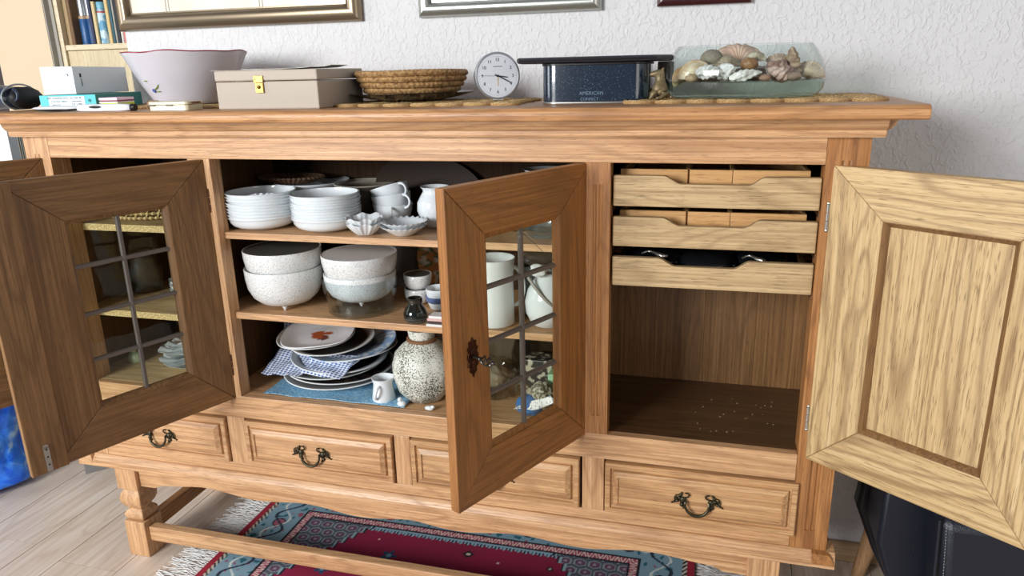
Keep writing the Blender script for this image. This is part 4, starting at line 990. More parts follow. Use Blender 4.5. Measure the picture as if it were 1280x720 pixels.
for i, (x0, x1, y0, y1, z, r_, nm) in enumerate(((-.146, .04, -.09, .10, .0862, .01, 'lower sheet'), (-.09, .09, -.05, .10, .0875, -.04, 'middle sheet'), (.03, .115, -.02, .09, .0890, .12, 'top sheet'))):
    bm = new()
    cx, cy = (x0+x1)/2, (y0+y1)/2
    grid(bm, 10, 8, lambda u, v: (cx+(u-.5)*(x1-x0)*math.cos(r_)-(v-.5)*(y1-y0)*math.sin(r_), cy+(u-.5)*(x1-x0)*math.sin(r_)+(v-.5)*(y1-y0)*math.cos(r_), z+.0015*i*u+.003*max(0, (abs(u-.5)-.35))*(i+.5)*2))
    tag(obj('paper_sheet', bm, plain('off_white_paper_%d' % i, ('c9c0b4', 'dedbd4', 'c8c6bd')[i], .8), None, off=(0,0,0), solid=.0006), 'loose off-white paper on the beige case, %s' % nm, 'paper', 'papers on the beige case')
    bpy.data.objects[-1] if False else None
for o in [o for o in C.objects if o.name.startswith('paper_sheet')]: o.location += Vector((.735, .085, T_))
# black plate and coiled basket
pf = [(.07,0),(.075,.002),(.12,.010),(.148,.018),(.1485,.0195),(.12,.013),(.07,.005),(0,.005)]
tag(obj('black_plate', lathe(new(), pf, 64, (1.002, .195, ZM)), plain('black_glaze', '1b1715', .25), sm=50), 'flat black plate under the coiled basket', 'plate')
m_coil = NT('wrapped_basket_coil'); n_ = m_coil.add('ShaderNodeTexNoise', Scale=160.0, Detail=3.0); m_coil.link(m_coil.coord(), n_.inputs[0])
m_coil.link(m_coil.ramp(n_.outputs[0], [(.3, '6d4c2b'), (.5, 'a07a4c'), (.72, 'c5a06a')]), m_coil.b.inputs['Base Color']); m_coil.b.inputs['Roughness'].default_value = .75; m_coil.bump(n_.outputs[0], .4, .002); m_coil = m_coil.m
t = thing('coiled_basket', 'round brown basket of five stitched coils standing on the black plate', 'basket', (1.002, .195, ZM+.0055))
for k in range(5):
    R_ = (.101, .110, .118, .1245, .1285)[k]; zc = .0075+.0125*k+.001
    def cf(u, v, R_=R_, zc=zc, k=k):
        a = u*2*PI; b = v*2*PI; w_ = 1+.16*abs(math.sin(a*35+k*.7))
        ph = math.sin(a*3+k)*.0008
        return ((R_+.0072*w_*math.cos(b))*math.cos(a), (R_+.0072*w_*math.cos(b))*math.sin(a), zc+.0068*w_*math.sin(b)+ph)
    obj('coil', grid(new(), 240, 8, cf), m_coil, t, sm=80)
obj('base', lathe(new(), [(.10,.001),(.10,.007),(0,.007)], 40), m_coil, t)
# clock
t = thing('table_clock', 'round silver table clock with a white dial showing about quarter past three', 'clock', (1.225, .165, ZM), math.radians(27))
m_silver = plain('satin_silver', 'b9bcc0', .3, .75)
RX = Matrix.Rotation(PI/2, 4, 'X')
CZ = .0535
obj('housing', lathe(new(), [(.0,-.022),(.044,-.022),(.050,-.018),(.0525,-.008),(.0530,.004),(.0520,.0075),(.0490,.0085),(.0475,.0065),(.0,.006)], 72, (0,0,CZ), T=RX), m_silver, t, sm=40)
face = obj('dial', lathe(new(), [(.0474,.0062),(.0474,.0068),(0,.0068)], 64, (0,0,CZ), T=RX), plain('white_dial', 'd3d6dc', .45), t)
FP = lambda x, z: Matrix.Translation((x, -.0071, CZ+z)) @ RX
bm = new()
for h in range(1, 13):
    a = PI/2-h*PI/6; text_bm(bm, str(h), .0098, FP(.0355*math.cos(a), .0355*math.sin(a)), extrude=.0002)
obj('numerals', bm, m_text, t)
bm = new()
for m_ in range(60):
    a = m_*PI/30; L = .0022 if m_ % 5 == 0 else .0012
    for_ = [(.0440-L)*1, .0440]; s_ = .0003
    ca, sa = math.cos(a), math.sin(a)
    v_ = [bm.verts.new((r*ca-q*sa, -.0073, CZ+r*sa+q*ca)) for r, q in ((for_[0], -s_), (for_[1], -s_), (for_[1], s_), (for_[0], s_))]; bm.faces.new(v_)
obj('minute_ticks', bm, m_text, t)
bm = new(); text_bm(bm, 'HANSEN MÜLLER', .0028, FP(0, .0205), extrude=.0001); obj('maker_line', bm, m_text, t)
def hand(name, ang, L, w_, tail, mat, y):
    a = math.radians(90-ang); ca, sa = math.cos(a), math.sin(a); bm = new()
    P = [(-tail, -w_*.6), (-tail, w_*.6), (L*.35, w_), (L*.92, w_*.8), (L, 0), (L*.92, -w_*.8), (L*.35, -w_)]
    prism(bm, [(r*ca-q*sa, CZ+r*sa+q*ca) for r, q in P], 'y', y, y-.0006); obj(name, bm, mat, t)
hand('hour_hand', 98.5, .024, .0014, .006, m_text, -.0080); hand('minute_hand', 117, .036, .0011, .008, m_text, -.0088)
hand('second_hand', 272, .040, .00025, .006, m_text, -.0096); hand('alarm_hand', 180, .022, .0004, .003, m_gold, -.0075)
obj('centre_cap', blob(new(), (0, -.0088, CZ), (.0026, .0016, .0026), 12, 8), m_text, t)
obj('foot', box(new(), -.012, .012, -.006, .014, 0, .004), m_silver, t)
# blue-black enamel box with black board on top
t = thing('enamel_box', 'blue-black speckled enamel box with rounded ends', 'box', (1.458, .180, T_), math.radians(1))
m_enam = speckled('blue_black_enamel', '1b2736', '6f8496', .27, 520, .16)
m_enam.node_tree.nodes['Principled BSDF'].inputs['Coat Weight'].default_value = .6
rp = rrect(.115, .088, .034, 8)
obj('body', prism(new(), rp, 'z', .002, .080), m_enam, t, sm=40)
for z0, z1 in ((0, .004), (.079, .084)): obj('rim', prism(new(), rrect(.117, .090, .036, 8), 'z', z0, z1), m_black if z0 else m_steel, t, sm=40, bev=.001)
bm = new(); text_bm(bm, 'AMERICAN', .0105, Matrix.Translation((-.004, -.0884, .021)) @ RX, extrude=.0003); text_bm(bm, 'CONFECT', .0085, Matrix.Translation((-.008, -.0884, .009)) @ RX, extrude=.0003)
obj('lettering', bm, plain('silver_blue_print', '5c7183', .4), t)
tag(obj('brown_backing_box', box(new(), 1.585, 1.612, .20, .34, T_, T_+.0835), plain('grey_brown_card', '5b5149', .7), bev=.002), 'narrow grey-brown carton standing behind the right end of the enamel box', 'box')
t = thing('black_portfolio', 'flat black padded folder lying across the enamel box', 'folder', (1.452, .165, T_+.0845), math.radians(8))
obj('cover', prism(new(), [(-.165,-.085),(.125,-.105),(.165,-.06),(.175,.10),(-.145,.11),(-.170,.06)], 'z', 0, .012), plain('black_padded_leather', '25232a', .45, bump=.4, bscale=200), t, bev=.005)
obj('spine_seam', tube(new(), [(-.160,-.087,.006), (.124,-.107,.006)], .0012, 6), m_black, t)
# bronze seated animal figurine
m_bronze = plain('weathered_bronze', '8c7b58', .42, .45, noise_amt=.6, nscale=120, bump=.5, bscale=260)
def skin(name, pts, edges, mat, parent, label=None):
    me = bpy.data.meshes.new(name); me.from_pydata([p[:3] for p in pts], edges, []); o = bpy.data.objects.new(name, me); C.objects.link(o); me.materials.append(mat)
    sk = o.modifiers.new('skin', 'SKIN'); sk.use_smooth_shade = True
    for i, p in enumerate(pts):
        r = p[3]*1.25; me.skin_vertices[0].data[i].radius = (r, p[4] if len(p) > 4 else r)
    me.skin_vertices[0].data[0].use_root = True
    ss = o.modifiers.new('sub', 'SUBSURF'); ss.levels = 2; ss.render_levels = 2
    if parent: o.parent = parent
    return o
t = thing('bronze_figurine', 'small bronze figurine of a seated animal looking left beside the enamel box', 'figurine', (1.597, .085, ZM), math.radians(8)); t.scale = (1.15, 1.15, 1.0)
pts = [(.006,0,.012,.011),(.004,0,.024,.0105),(.003,0,.036,.0075),(.003,0,.047,.0065),(.000,0,.0535,.0068),(-.009,0,.0515,.0052),(-.017,0,.0475,.0034),
       (-.010,-.008,.012,.0045),(-.013,-.009,.003,.0032),(-.017,-.009,.0022,.0028),(.012,-.010,.009,.0055),(.004,-.014,.0035,.0032),(-.005,-.015,.0025,.0028),
       (-.010,.008,.012,.0045),(-.013,.009,.003,.0032),(.012,.010,.009,.0055),(.002,.014,.0030,.0030),
       (.006,-.004,.058,.0024),(.0085,-.005,.0635,.0012),(.006,.004,.058,.0024),(.0085,.005,.0635,.0012),(.020,0,.006,.0030),(.026,-.004,.003,.0022)]
skin('body', pts, [(0,1),(1,2),(2,3),(3,4),(4,5),(5,6),(1,7),(7,8),(8,9),(0,10),(10,11),(11,12),(1,13),(13,14),(0,15),(15,16),(4,17),(17,18),(4,19),(19,20),(0,21),(21,22)], m_bronze, t)
bm = new(); 
for s in (-1, 1): blob(bm, (-.0035, s*.0055, .0555), .0014, 8, 6)
obj('eye', bm, m_black, t)
# glass bowl of shells
t = thing('shell_bowl', 'oval clear glass bowl with a thick greenish base full of seashells', 'bowl', (1.765, .172, ZM)); t.scale = (.945, .945, .98)
D = Matrix.Diagonal((1, .66, 1, 1))
obj('glass_wall', lathe(new(), [(.168,.0335),(.1735,.042),(.1735,.050),(.167,.072),(.155,.092),(.1435,.107),(.1425,.1075),(.1405,.107),(.152,.091),(.164,.071),(.1705,.050),(.1705,.042),(.165,.035)], 96, T=D), m_gbowl, t, sm=60)
obj('thick_base', lathe(new(), [(.145,0),(.160,.003),(.171,.018),(.1735,.034),(.168,.0345),(.08,.030),(0,.029)], 96, T=D), m_gbase, t, sm=60)
BX, BY, BZ = 1.765, .212, ZM+.032
def scallop(name, c, w_, rot, col, label, depth=.35, ribs=16, lobes=True):
    m = NT(name+'_skin'); n = m.add('ShaderNodeTexNoise', Scale=45.0, Detail=2.0); m.link(m.coord((1,1,1), True), n.inputs[0])
    m.link(m.ramp(n.outputs[0], [(.3, col[0]), (.7, col[1])]), m.b.inputs['Base Color']); m.b.inputs['Roughness'].default_value = .55
    def f(u, v):
        a = (u-.5)*math.radians(150); r = v; rb = 1+.05*abs(math.cos(a*ribs/1.3))*v if lobes else 1+.012*math.sin(v*40)
        x = r*math.sin(a)*rb*w_*.55; z = r*math.cos(a)*rb*w_*.62
        y = -depth*w_*(1-(abs(u-.5)*2)**2.2)*math.sin(min(1, v*1.1)*PI)*.6-(.0009*math.cos(a*ribs*2) if lobes else .0006*math.sin(v*60))
        return (x, y, z)
    o = obj(name, grid(new(), 64, 18, f), m.m, sm=80, origin='0', solid=.0016); o.location = c; o.rotation_euler = rot
    return tag(o, label, 'shell', 'seashells in the glass bowl')
def spiral_shell(name, c, L, r, rot, cols, label, bumps=0):
    m = NT(name+'_skin'); n = m.add('ShaderNodeTexNoise', Scale=70.0, Detail=3.0); m.link(m.coord((1,1,1), True), n.inputs[0])
    m.link(m.ramp(n.outputs[0], [(.35, cols[0]), (.65, cols[1])]), m.b.inputs['Base Color']); m.b.inputs['Roughness'].default_value = .6
    def f(u, v):
        a = v*2*PI; turns = 6; w_ = (u*turns+v) % 1
        env = r*(math.sin(min(1, u*1.02+.02)*PI)**.55)*(1-.45*u) if u > .0 else 0
        rr_ = env*(.80+.24*math.sin(w_*PI))+ (bumps*math.sin(a*5+u*9)*env*.18)
        return (rr_*math.cos(a), rr_*math.sin(a), L*(u-.5))
    o = obj(name, grid(new(), 60, 28, f), m.m, sm=80, origin='0'); o.location = c; o.rotation_euler = rot
    return tag(o, label, 'shell', 'seashells in the glass bowl')
R_ = math.radians
scallop('clam_shell', (1.665, .168, BZ+.004), .072, (R_(-18), R_(-12), R_(10)), ('caa478', 'ead9ba'), 'cream and tan smooth clam shell at the left in the glass bowl', lobes=False)
scallop('clam_shell', (1.642, .20, BZ+.002), .055, (R_(-15), R_(-40), R_(20)), ('c69a6c', 'dcc19a'), 'tan clam shell standing behind the cream one at the far left of the bowl', lobes=False)
bm = new(); blob(bm, (0,0,0), (.024,.022,.019), 40, 26, fn=lambda p, th, ph: 1+.07*math.sin(ph*11)*math.sin(th*13))
o = obj('sea_urchin', bm, plain('grey_urchin', 'a39883', .7, noise_amt=.5, nscale=150), sm=80, origin='0'); o.location = (1.695, .225, BZ+.047); tag(o, 'grey-brown knobbly sea urchin on top at the left in the glass bowl', 'shell', 'seashells in the glass bowl')
spiral_shell('whelk_shell', (1.694, .128, BZ+.020), .062, .017, (R_(90), R_(18), R_(70)), ('b9b5b2', 'f0ece6'), 'white knobbly whelk shell at the front left of the glass bowl', 1)
spiral_shell('whelk_shell', (1.728, .135, BZ+.022), .060, .0195, (R_(75), R_(-20), R_(40)), ('c8c4c0', 'f2efea'), 'white whelk shell leaning towards the centre front of the glass bowl', 1)
spiral_shell('whelk_shell', (1.770, .122, BZ+.013), .070, .0135, (R_(80), R_(8), R_(78)), ('c2bcb4', 'f3efe8'), 'slender white spiral shell lying at the centre front of the glass bowl', 1)
scallop('cockle_shell', (1.790, .160, BZ+.040), .036, (R_(-35), R_(10), R_(-5)), ('a79a85', 'd9cfb8'), 'small ribbed grey-cream cockle shell on top in the middle of the bowl', .5)
bm = new(); blob(bm, (0,0,0), (.018,.015,.014), 28, 18, fn=lambda p, th, ph: 1+.06*math.sin(p.x*9+p.z*4))
o = obj('snail_shell', bm, plain('brown_snail', 'a5794d', .4, noise_amt=.5, nscale=60), sm=80, origin='0'); o.location = (1.776, .148, BZ+.034); tag(o, 'glossy brown snail shell under the small cockle in the bowl', 'shell', 'seashells in the glass bowl')
scallop('oyster_shell', (1.755, .262, BZ+.030), .115, (R_(-48), 0, R_(4)), ('c99f86', 'd8bda6'), 'large pinkish scallop shell lying at the back of the glass bowl', .35, 12)
scallop('oyster_shell', (1.735, .205, BZ+.028), .070, (R_(-60), 0, R_(20)), ('94836f', 'b9a68c'), 'mid-brown shell lying in the middle behind the white whelks', .4)
spiral_shell('conch_shell', (1.838, .150, BZ+.022), .070, .025, (R_(60), R_(-35), R_(-30)), ('8f6e62', 'c4a495'), 'pinkish brown conch shell right of the centre in the glass bowl', 1)
scallop('fan_shell', (1.835, .175, BZ+.018), .062, (R_(-20), R_(28), R_(-12)), ('a88f7c', 'd3bca5'), 'pale brown shell behind the conch in the glass bowl')
spiral_shell('ribbed_shell', (1.868, .178, BZ+.034), .075, .021, (R_(14), R_(-8), 0), ('7d6654', 'c4aa8c'), 'tall ribbed brown shell standing at the right in the glass bowl', .6)
scallop('tan_shell', (1.902, .19, BZ+.002), .060, (R_(-12), R_(12), R_(-12)), ('b49a80', 'dccab0'), 'sand-coloured shell leaning on the glass at the far right of the bowl')
spiral_shell('conch_shell', (1.845, .25, BZ+.022), .075, .026, (R_(70), R_(15), R_(-60)), ('8b7764', 'b7a48c'), 'dull brown conch at the back right of the glass bowl', 1)
for i, (cx, cy, s_) in enumerate(((1.71,.27,.026), (1.68,.19,.022), (1.80,.21,.025), (1.77,.19,.024), (1.84,.21,.023), (1.73,.17,.018), (1.81,.13,.012), (1.87,.14,.014), (1.655,.16,.014), (1.79,.28,.02))):
    bm = new(); blob(bm, (0,0,0), (s_, s_*.8, s_*.62), 20, 12, fn=lambda p, th, ph: 1+.08*math.sin(ph*9+i)*math.sin(th)+.15*noise.noise(p*2+Vector((i*3, 0, 0))))
    o = obj('pebble_shell', bm, plain('shell_tone_%d' % i, ('b09a84','9c8570','c0ab94','8f7a68','b59e8a','d8cdbf','b48d74','a58c78','c6aa84','a69684')[i], .6, noise_amt=.4, nscale=80), sm=80, origin='0'); o.location = (cx, cy, BZ+s_*.62)
    tag(o, ('round greyish shell at the back left of the bowl floor', 'small grey shell behind the cream clam', 'pale round shell in the middle of the bowl floor', 'dark shell just behind the snail shell', 'tan shell behind the conch on the bowl floor', 'pale shell between the two white whelks', 'tiny reddish shell at the front right of the bowl floor', 'tiny brown shell at the foot of the tall ribbed shell', 'tiny sand-coloured shell at the left edge of the bowl floor', 'grey shell at the back of the bowl floor')[i], 'shell', 'seashells in the glass bowl')

for o in C.objects:
    if o.get('group') == 'seashells in the glass bowl':
        o.location = Vector((1.765+(o.location.x-1.765)*.93, .172+(o.location.y-.212)*.93, o.location.z)); o.scale = (.97, .97, .97)

# ================================================================== wall pictures
def picture(label, x0, x1, zb, zt, w_, mat, art, prof, inner=None):
    t = thing('framed_picture', label, 'picture', ((x0+x1)/2, .459, zb))
    pr = prof
    corners = [(x0, zb), (x1, zb), (x1, zt), (x0, zt)]; sg = [(1,1),(-1,1),(-1,-1),(1,-1)]
    names_ = ['bottom', 'right', 'top', 'left']
    for k in range(4):
        A, B = corners[k], corners[(k+1) % 4]; sA, sB = sg[k], sg[(k+1) % 4]; bm = new(); ra = []; rb = []
        for d, h in pr:
            ra.append(bm.verts.new((A[0]+sA[0]*d*w_, .459-h, A[1]+sA[1]*d*w_))); rb.append(bm.verts.new((B[0]+sB[0]*d*w_, .459-h, B[1]+sB[1]*d*w_)))
        n = len(pr)
        for i in range(n): bm.faces.new((ra[i], rb[i], rb[(i+1) % n], ra[(i+1) % n]))
        bm.faces.new(ra); bm.faces.new(rb[::-1])
        obj('frame_side', bm, mat, t, off=t.location, sm=50)
    obj('picture_sheet', box(new(), x0+w_*.8, x1-w_*.8, .452, .458, zb+w_*.8, zt-w_*.8), art, t, off=t.location)
    return t
rprof = [(0,0),(0,.012),(.08,.018),(.3,.024),(.6,.024),(.85,.016),(.92,.008),(1,.008),(1,0)]
m_bronzef = plain('satin_bronze_frame', '8e7e68', .3, .7, noise_amt=.15, nscale=12)
m_silverf = plain('satin_silver_frame', 'aeb0a8', .28, .75)
m_redf = plain('dark_red_wood_frame', '3d1a1c', .3)
def artmat(name, a, b):
    t = NT(name); n = t.add('ShaderNodeTexNoise', Scale=7.0, Detail=4.0); t.link(t.coord(), n.inputs[0]); t.link(t.ramp(n.outputs[0], [(.35, a), (.65, b)]), t.b.inputs['Base Color']); t.b.inputs['Roughness'].default_value = .35; return t.m
t = picture('wide picture in a satin bronze frame, left of the three above the sideboard', -.046, .758, 1.503, 1.95, .050, m_bronzef, artmat('pale_watercolour', 'd8d0bd', 'e2ddd0'), rprof)
for u in (.125, .135, .44, .45): obj('mount_line', box(new(), u, u+.0018, .4505, .452, 1.55, 1.91), plain('mount_grey', 'bdb6a8', .6), t, off=t.location)
picture('picture in a satin silver frame, middle one above the sideboard', .928, 1.421, 1.504, 1.90, .040, m_silverf, artmat('grey_white_print', 'd6d6dc', 'e4e4e8'), rprof)
picture('small picture in a thin dark red frame, right of the three above the sideboard', 1.559, 1.781, 1.506, 1.80, .020, m_redf, artmat('white_mount', 'e2e0dc', 'eceae6'), [(0,0),(0,.014),(.2,.017),(.8,.017),(1,.011),(1,0)])

# ================================================================== left background
m_bir = oak('pale_birch', 'e0cfa8', 'd2bf96', 'b8a378', 'z', fig=.3, fine=.5); m_birx = oak('pale_birch_x', 'ecdcbc', 'e2d0ac', 'c8b48c', 'x', fig=.3, fine=.5)
t = thing('bookcase', 'pale birch bookcase with books and tubes beyond the left end of the sideboard', 'bookcase', (-.80, 1.35, 0))
obj('side_panel', box(new(), -1.022, -1.002, 1.18, 1.50, 0, 2.3), m_birx, t, off=t.location, bev=.001)
obj('side_panel', box(new(), -.14, -.12, 1.18, 1.50, 0, 2.3), m_birx, t, off=t.location, bev=.001)
for z in (.05, .75, 1.145, 1.488, 1.95, 2.28): obj('shelf', box(new(), -1.002, -.14, 1.185, 1.50, z, z+.022), m_birx, t, off=t.location, bev=.001)
obj('back_panel', box(new(), -1.002, -.14, 1.50, 1.515, 0, 2.3), m_bir, t, off=t.location)
obj('drawer_front', box(new(), -1.000, -.142, 1.19, 1.205, 1.17, 1.486), m_bir, t, off=t.location, bev=.002)
obj('shelf_end_cap', box(new(), -1.040, -1.024, 1.175, 1.50, 0, 2.3), plain('grey_edge', 'b9b4a9', .5), t, off=t.location)
ZS = 1.5105
bks = [(-.998,-.978,.28,'b59a72','tan narrow'),(-.976,-.962,.25,'7b5a38','thin brown'),
 (-.872,-.856,.27,'2b3350','navy'),(-.852,-.836,.17,'d8c090','low pale tan'),(-.785,-.768,.26,'d9bd84','straw-coloured'),
 (-.765,-.752,.29,'2f5c68','dark teal'),(-.750,-.744,.25,'d9d3c4','thin cream'),(-.742,-.724,.27,'1d2228','black'),(-.722,-.712,.24,'e6e2da','narrow white'),(-.710,-.692,.23,'d2837c','salmon pink'),(-.690,-.678,.29,'d9b55c','mustard'),(-.676,-.660,.26,'caa77a','light brown'),(-.658,-.640,.30,'ece5d4','ivory'),(-.638,-.615,.27,'8a4038','brick red')]
for x0, x1, h, col, nm in bks:
    t = thing('book', '%s book standing on the bookcase shelf behind the bronze frame' % nm, 'book', ((x0+x1)/2, 1.28, ZS), 0, 'books on the bookcase')
    cov = plain('cover_'+nm.replace(' ', '_').replace('-', '_'), col, .6); W2 = (x1-x0)/2; bm = new()
    box(bm, -W2, -W2+.002, -.075, .075, 0, h); box(bm, W2-.002, W2, -.075, .075, 0, h); box(bm, -W2+.002, W2-.002, -.077, -.073, 0, h)
    obj('cover', bm, cov, t); obj('pages', box(new(), -W2+.002, W2-.002, -.073, .072, .003, h-.003), plain('paper_edge', 'e2dac6', .9) if nm == 'navy' else bpy.data.materials.get('paper_edge') or plain('paper_edge', 'e2dac6', .9), t)
for i, cx in enumerate((-.943, -.903)):
    t = thing('poster_tube', 'upright tube with a silver upper half and blue lower half, %s of the two' % ('left' if i == 0 else 'right'), 'tube', (cx, 1.25, ZS), 0, 'silver and blue tubes on the bookcase')
    obj('lower_sleeve', lathe(new(), [(.019,0),(.0195,.002),(.0195,.11),(.019,.111)], 28), plain('blue_sleeve_%d' % i, ('2f6096', '274e80')[i], .35), t, sm=40)
    obj('upper_tube', lathe(new(), [(.0175,.1115),(.0175,.34),(.016,.342),(0,.342)], 28), m_silver, t, sm=40)
    obj('ring', lathe(new(), [(.0198,.106),(.0203,.110),(.0203,.117),(.018,.119)], 28), plain('tan_ring_%d' % i, 'b79b78', .4), t, sm=40)
t = thing('spray_can', 'light blue cylindrical can with a pale cap in front of the tan books', 'can', (-.815, 1.22, ZS))
obj('body', lathe(new(), [(.0175,0),(.0195,.002),(.0195,.135),(.0165,.142),(0,.142)], 32), speckled('blue_print_can', '62a3c4', 'c9dfe6', .45, 30, .4), t, sm=40)
obj('cap', lathe(new(), [(.017,.142),(.0175,.144),(.0175,.165),(.015,.168),(0,.168)], 32), plain('light_blue_cap', '79b8cf', .4), t, sm=40)
obj('red_stripe', lathe(new(), [(.0196,.124),(.0198,.125),(.0198,.130),(.0196,.131)], 32), plain('red_stripe', 'b0473f', .4), t, sm=40)
tag(obj('orange_folder', box(new(), -.870, -.79, 1.30, 1.36, ZS, ZS+.33), plain('orange_card', 'c97c34', .6), bev=.001), 'orange folder standing behind the light blue can', 'folder')
# beige cupboard and dark cabinet
t = thing('cupboard', 'tall beige cupboard with a flat door at the far left', 'cupboard', (-1.19, 1.3, 0))
m_bg = plain('warm_beige_lacquer', 'd9c4a4', .5)
obj('carcass', box(new(), -1.335, -1.045, 1.17, 1.50, 0, 2.4), m_bg, t, off=t.location); obj('door', box(new(), -1.334, -1.046, 1.148, 1.168, .05, 2.38), m_bg, t, off=t.location, bev=.002)
obj('edge_strip', box(new(), -1.0445, -1.0405, 1.15, 1.50, 0, 2.4), plain('grey_edging', 'a8a49c', .5), t, off=t.location)
t = thing('wall_shelf', 'white shelf unit at the extreme left behind the navy pouch', 'shelf', (-1.55, 1.25, 0))
for z in (.4, .8, 1.14, 1.478, 1.9): obj('board', box(new(), -1.9, -1.345, 1.17, 1.5, z, z+.020), plain('white_board', 'd9d4ca', .5) if z == .4 else bpy.data.materials['white_board'], t, off=t.location)
for x_ in (-1.36, -1.92): obj('upright', box(new(), x_, x_+.02, 1.17, 1.5, 0, 2.2), bpy.data.materials['white_board'], t, off=t.location)
tag(obj('pink_photo_box', box(new(), -1.60, -1.363, 1.20, 1.40, 1.499, 1.66), plain('dusty_pink', 'b98c78', .6), bev=.002), 'dusty pink box on the white shelf at the extreme left', 'box')
tag(obj('dark_photo_box', box(new(), -1.60, -1.363, 1.20, 1.40, 1.1605, 1.46), plain('dark_card', '3a2a26', .6), bev=.002), 'dark box on the lower white shelf at the extreme left', 'box')
t = thing('dark_cabinet', 'dark grey grooved cabinet standing behind the left end of the sideboard', 'cabinet', (-.70, .92, 0))
m_dg = plain('dark_grey_lacquer', '4a4e50', .4)
obj('body', box(new(), -.972, -.45, .80, 1.06, .02, 1.235), m_dg, t, off=t.location, bev=.002)
for x_ in (-.925, -.915, -.905): obj('groove_bead', box(new(), x_, x_+.003, .7965, .7998, .04, 1.22), plain('grey_bead', '74705f', .4) if x_ == -.925 else bpy.data.materials['grey_bead'], t, off=t.location)
obj('plinth', box(new(), -.96, -.46, .81, 1.05, 0, .02), m_dg, t, off=t.location)
tag(obj('slim_cabinet', box(new(), -1.040, -.975, .80, 1.06, 0, 1.225), plain('white_lacquer', 'e9ecec', .5), bev=.002), 'slim white cabinet standing left of the dark grey grooved cabinet', 'cabinet')
t = thing('floor_bracket', 'low grey metal box on the floor behind the left front leg', 'box', (-.35, .40, 0), 0)
m_gm = plain('grey_painted_metal', '8b8b8c', .4, .3)
bm = new(); box(bm, -.414, -.314, .342, .402, 0, .050, rz=math.radians(47), c=(-.414, .342)); obj('cover', bm, m_gm, t, off=t.location, bev=.002)
bm = new(); box(bm, -.412, -.316, .344, .400, .051, .054, rz=math.radians(47), c=(-.414, .342)); obj('lid', bm, m_gm, t, off=t.location, bev=.001)
# blue plastic bag on the floor
def bagf(u, v):
    a = u*2*PI; z = v*.315; r = 1.0-.12*v+.05*math.sin(v*7); cr = 1+.10*noise.noise(Vector((math.cos(a)*2, math.sin(a)*2, z*9)))+.05*noise.noise(Vector((math.cos(a)*6, math.sin(a)*6, z*25)))
    e = min(1, .55+v*5) 
    return (-.705+.150*r*cr*math.cos(a)*e, .215+.135*r*cr*math.sin(a)*e, z)
m_bagb = NT('blue_plastic_bag'); nb_ = m_bagb.add('ShaderNodeTexNoise', Scale=14.0, Detail=4.0, Distortion=1.0); m_bagb.link(m_bagb.coord(), nb_.inputs[0])
m_bagb.link(m_bagb.ramp(nb_.outputs[0], [(.4, '1460e2'), (.6, '3a8af4'), (.7, 'a3ccf6')]), m_bagb.b.inputs['Base Color']); m_bagb.b.inputs['Roughness'].default_value = .28; m_bagb.bump(nb_.outputs[0], .6, .01)
bm = grid(new(), 72, 36, bagf); bmesh.ops.remove_doubles(bm, verts=bm.verts, dist=.0002)
tag(obj('plastic_bag', bm, m_bagb.m, sm=70), 'bright blue crumpled plastic bag on the floor under the far left door', 'bag')

# ================================================================== armchair at the right
t = thing('armchair', 'dark navy leather armchair with an oak leg behind the open right door', 'armchair', (2.5, .15, 0))
m_lea = plain('navy_leather', '161c28', .38, bump=.35, bscale=350, noise_amt=.2, nscale=6)
m_oakleg = MO['frontz']
def soft(x0, x1, y0, y1, z0, z1, bev=.02, taper=0, nm='cushion'):
    bm = new(); box(bm, x0, x1, y0, y1, z0, z1)
    for v in bm.verts:
        if v.co.z < (z0+z1)/2: v.co.x += taper*(1 if v.co.x < (x0+x1)/2 else -1)
    return obj(nm, bm, m_lea, t, off=t.location, bev=bev, sm=60)
def side_panel(y0, y1, nm, pts):
    bm = prism(new(), pts, 'y', y0, y1); return obj(nm, bm, m_lea, t, off=t.location, bev=.010, sm=50)
side_panel(.245, .30, 'back_shell', [(2.108,.335),(2.104,.300),(2.150,.185),(2.200,.085),(2.96,.085),(3.0,.40),(3.0,.47),(2.112,.47)])
side_panel(.10, .245, 'seat_side', [(2.128,.47),(2.124,.300),(2.165,.180),(2.215,.085),(2.96,.085),(3.0,.47)])
soft(2.205, 2.96, -.02, .10, .10, .455, .028, .03, 'seat_front')
soft(2.15, 2.96, .24, .37, .30, .86, .03, 0, 'backrest')
for pts_ in ([(2.196,-.022,.455),(2.200,-.023,.36),(2.214,-.020,.24),(2.230,-.016,.11)],): pass
obj('piping', tube(new(), [(2.207,-.016,.450),(2.213,-.020,.30),(2.233,-.018,.105)], .0035, 8), m_lea, t, off=t.location, sm=60)
bm = new()
for k in range(46):
    z = .445-.0072*k; x_ = 2.2185+(.45-z)*.075; tube(bm, [(x_, -.0212, z), (x_+.0002, -.0212, z-.0038)], .0007, 4)
o = obj('stitching', bm, plain('pale_thread', '8f9298', .8), t, off=t.location); o['kind'] = 'stuff'
for lx, ly in ((2.155, .385), (2.90, .385), (2.90, .02), (2.33, .04)):
    bm = new(); lathe(bm, [(.014,0),(.0165,.004),(.024,.18),(.026,.24)], 20, T=Matrix.Translation((0,0,0)) @ Matrix(((1,0,.14 if lx < 2.5 else -.1,0),(0,1,-.12 if ly > .2 else .08,0),(0,0,1,0),(0,0,0,1))))
    o = obj('leg', bm, m_oakleg, t, off=(0,0,0), sm=50); o.location = o.location + Vector((lx, ly, 0)) - t.location

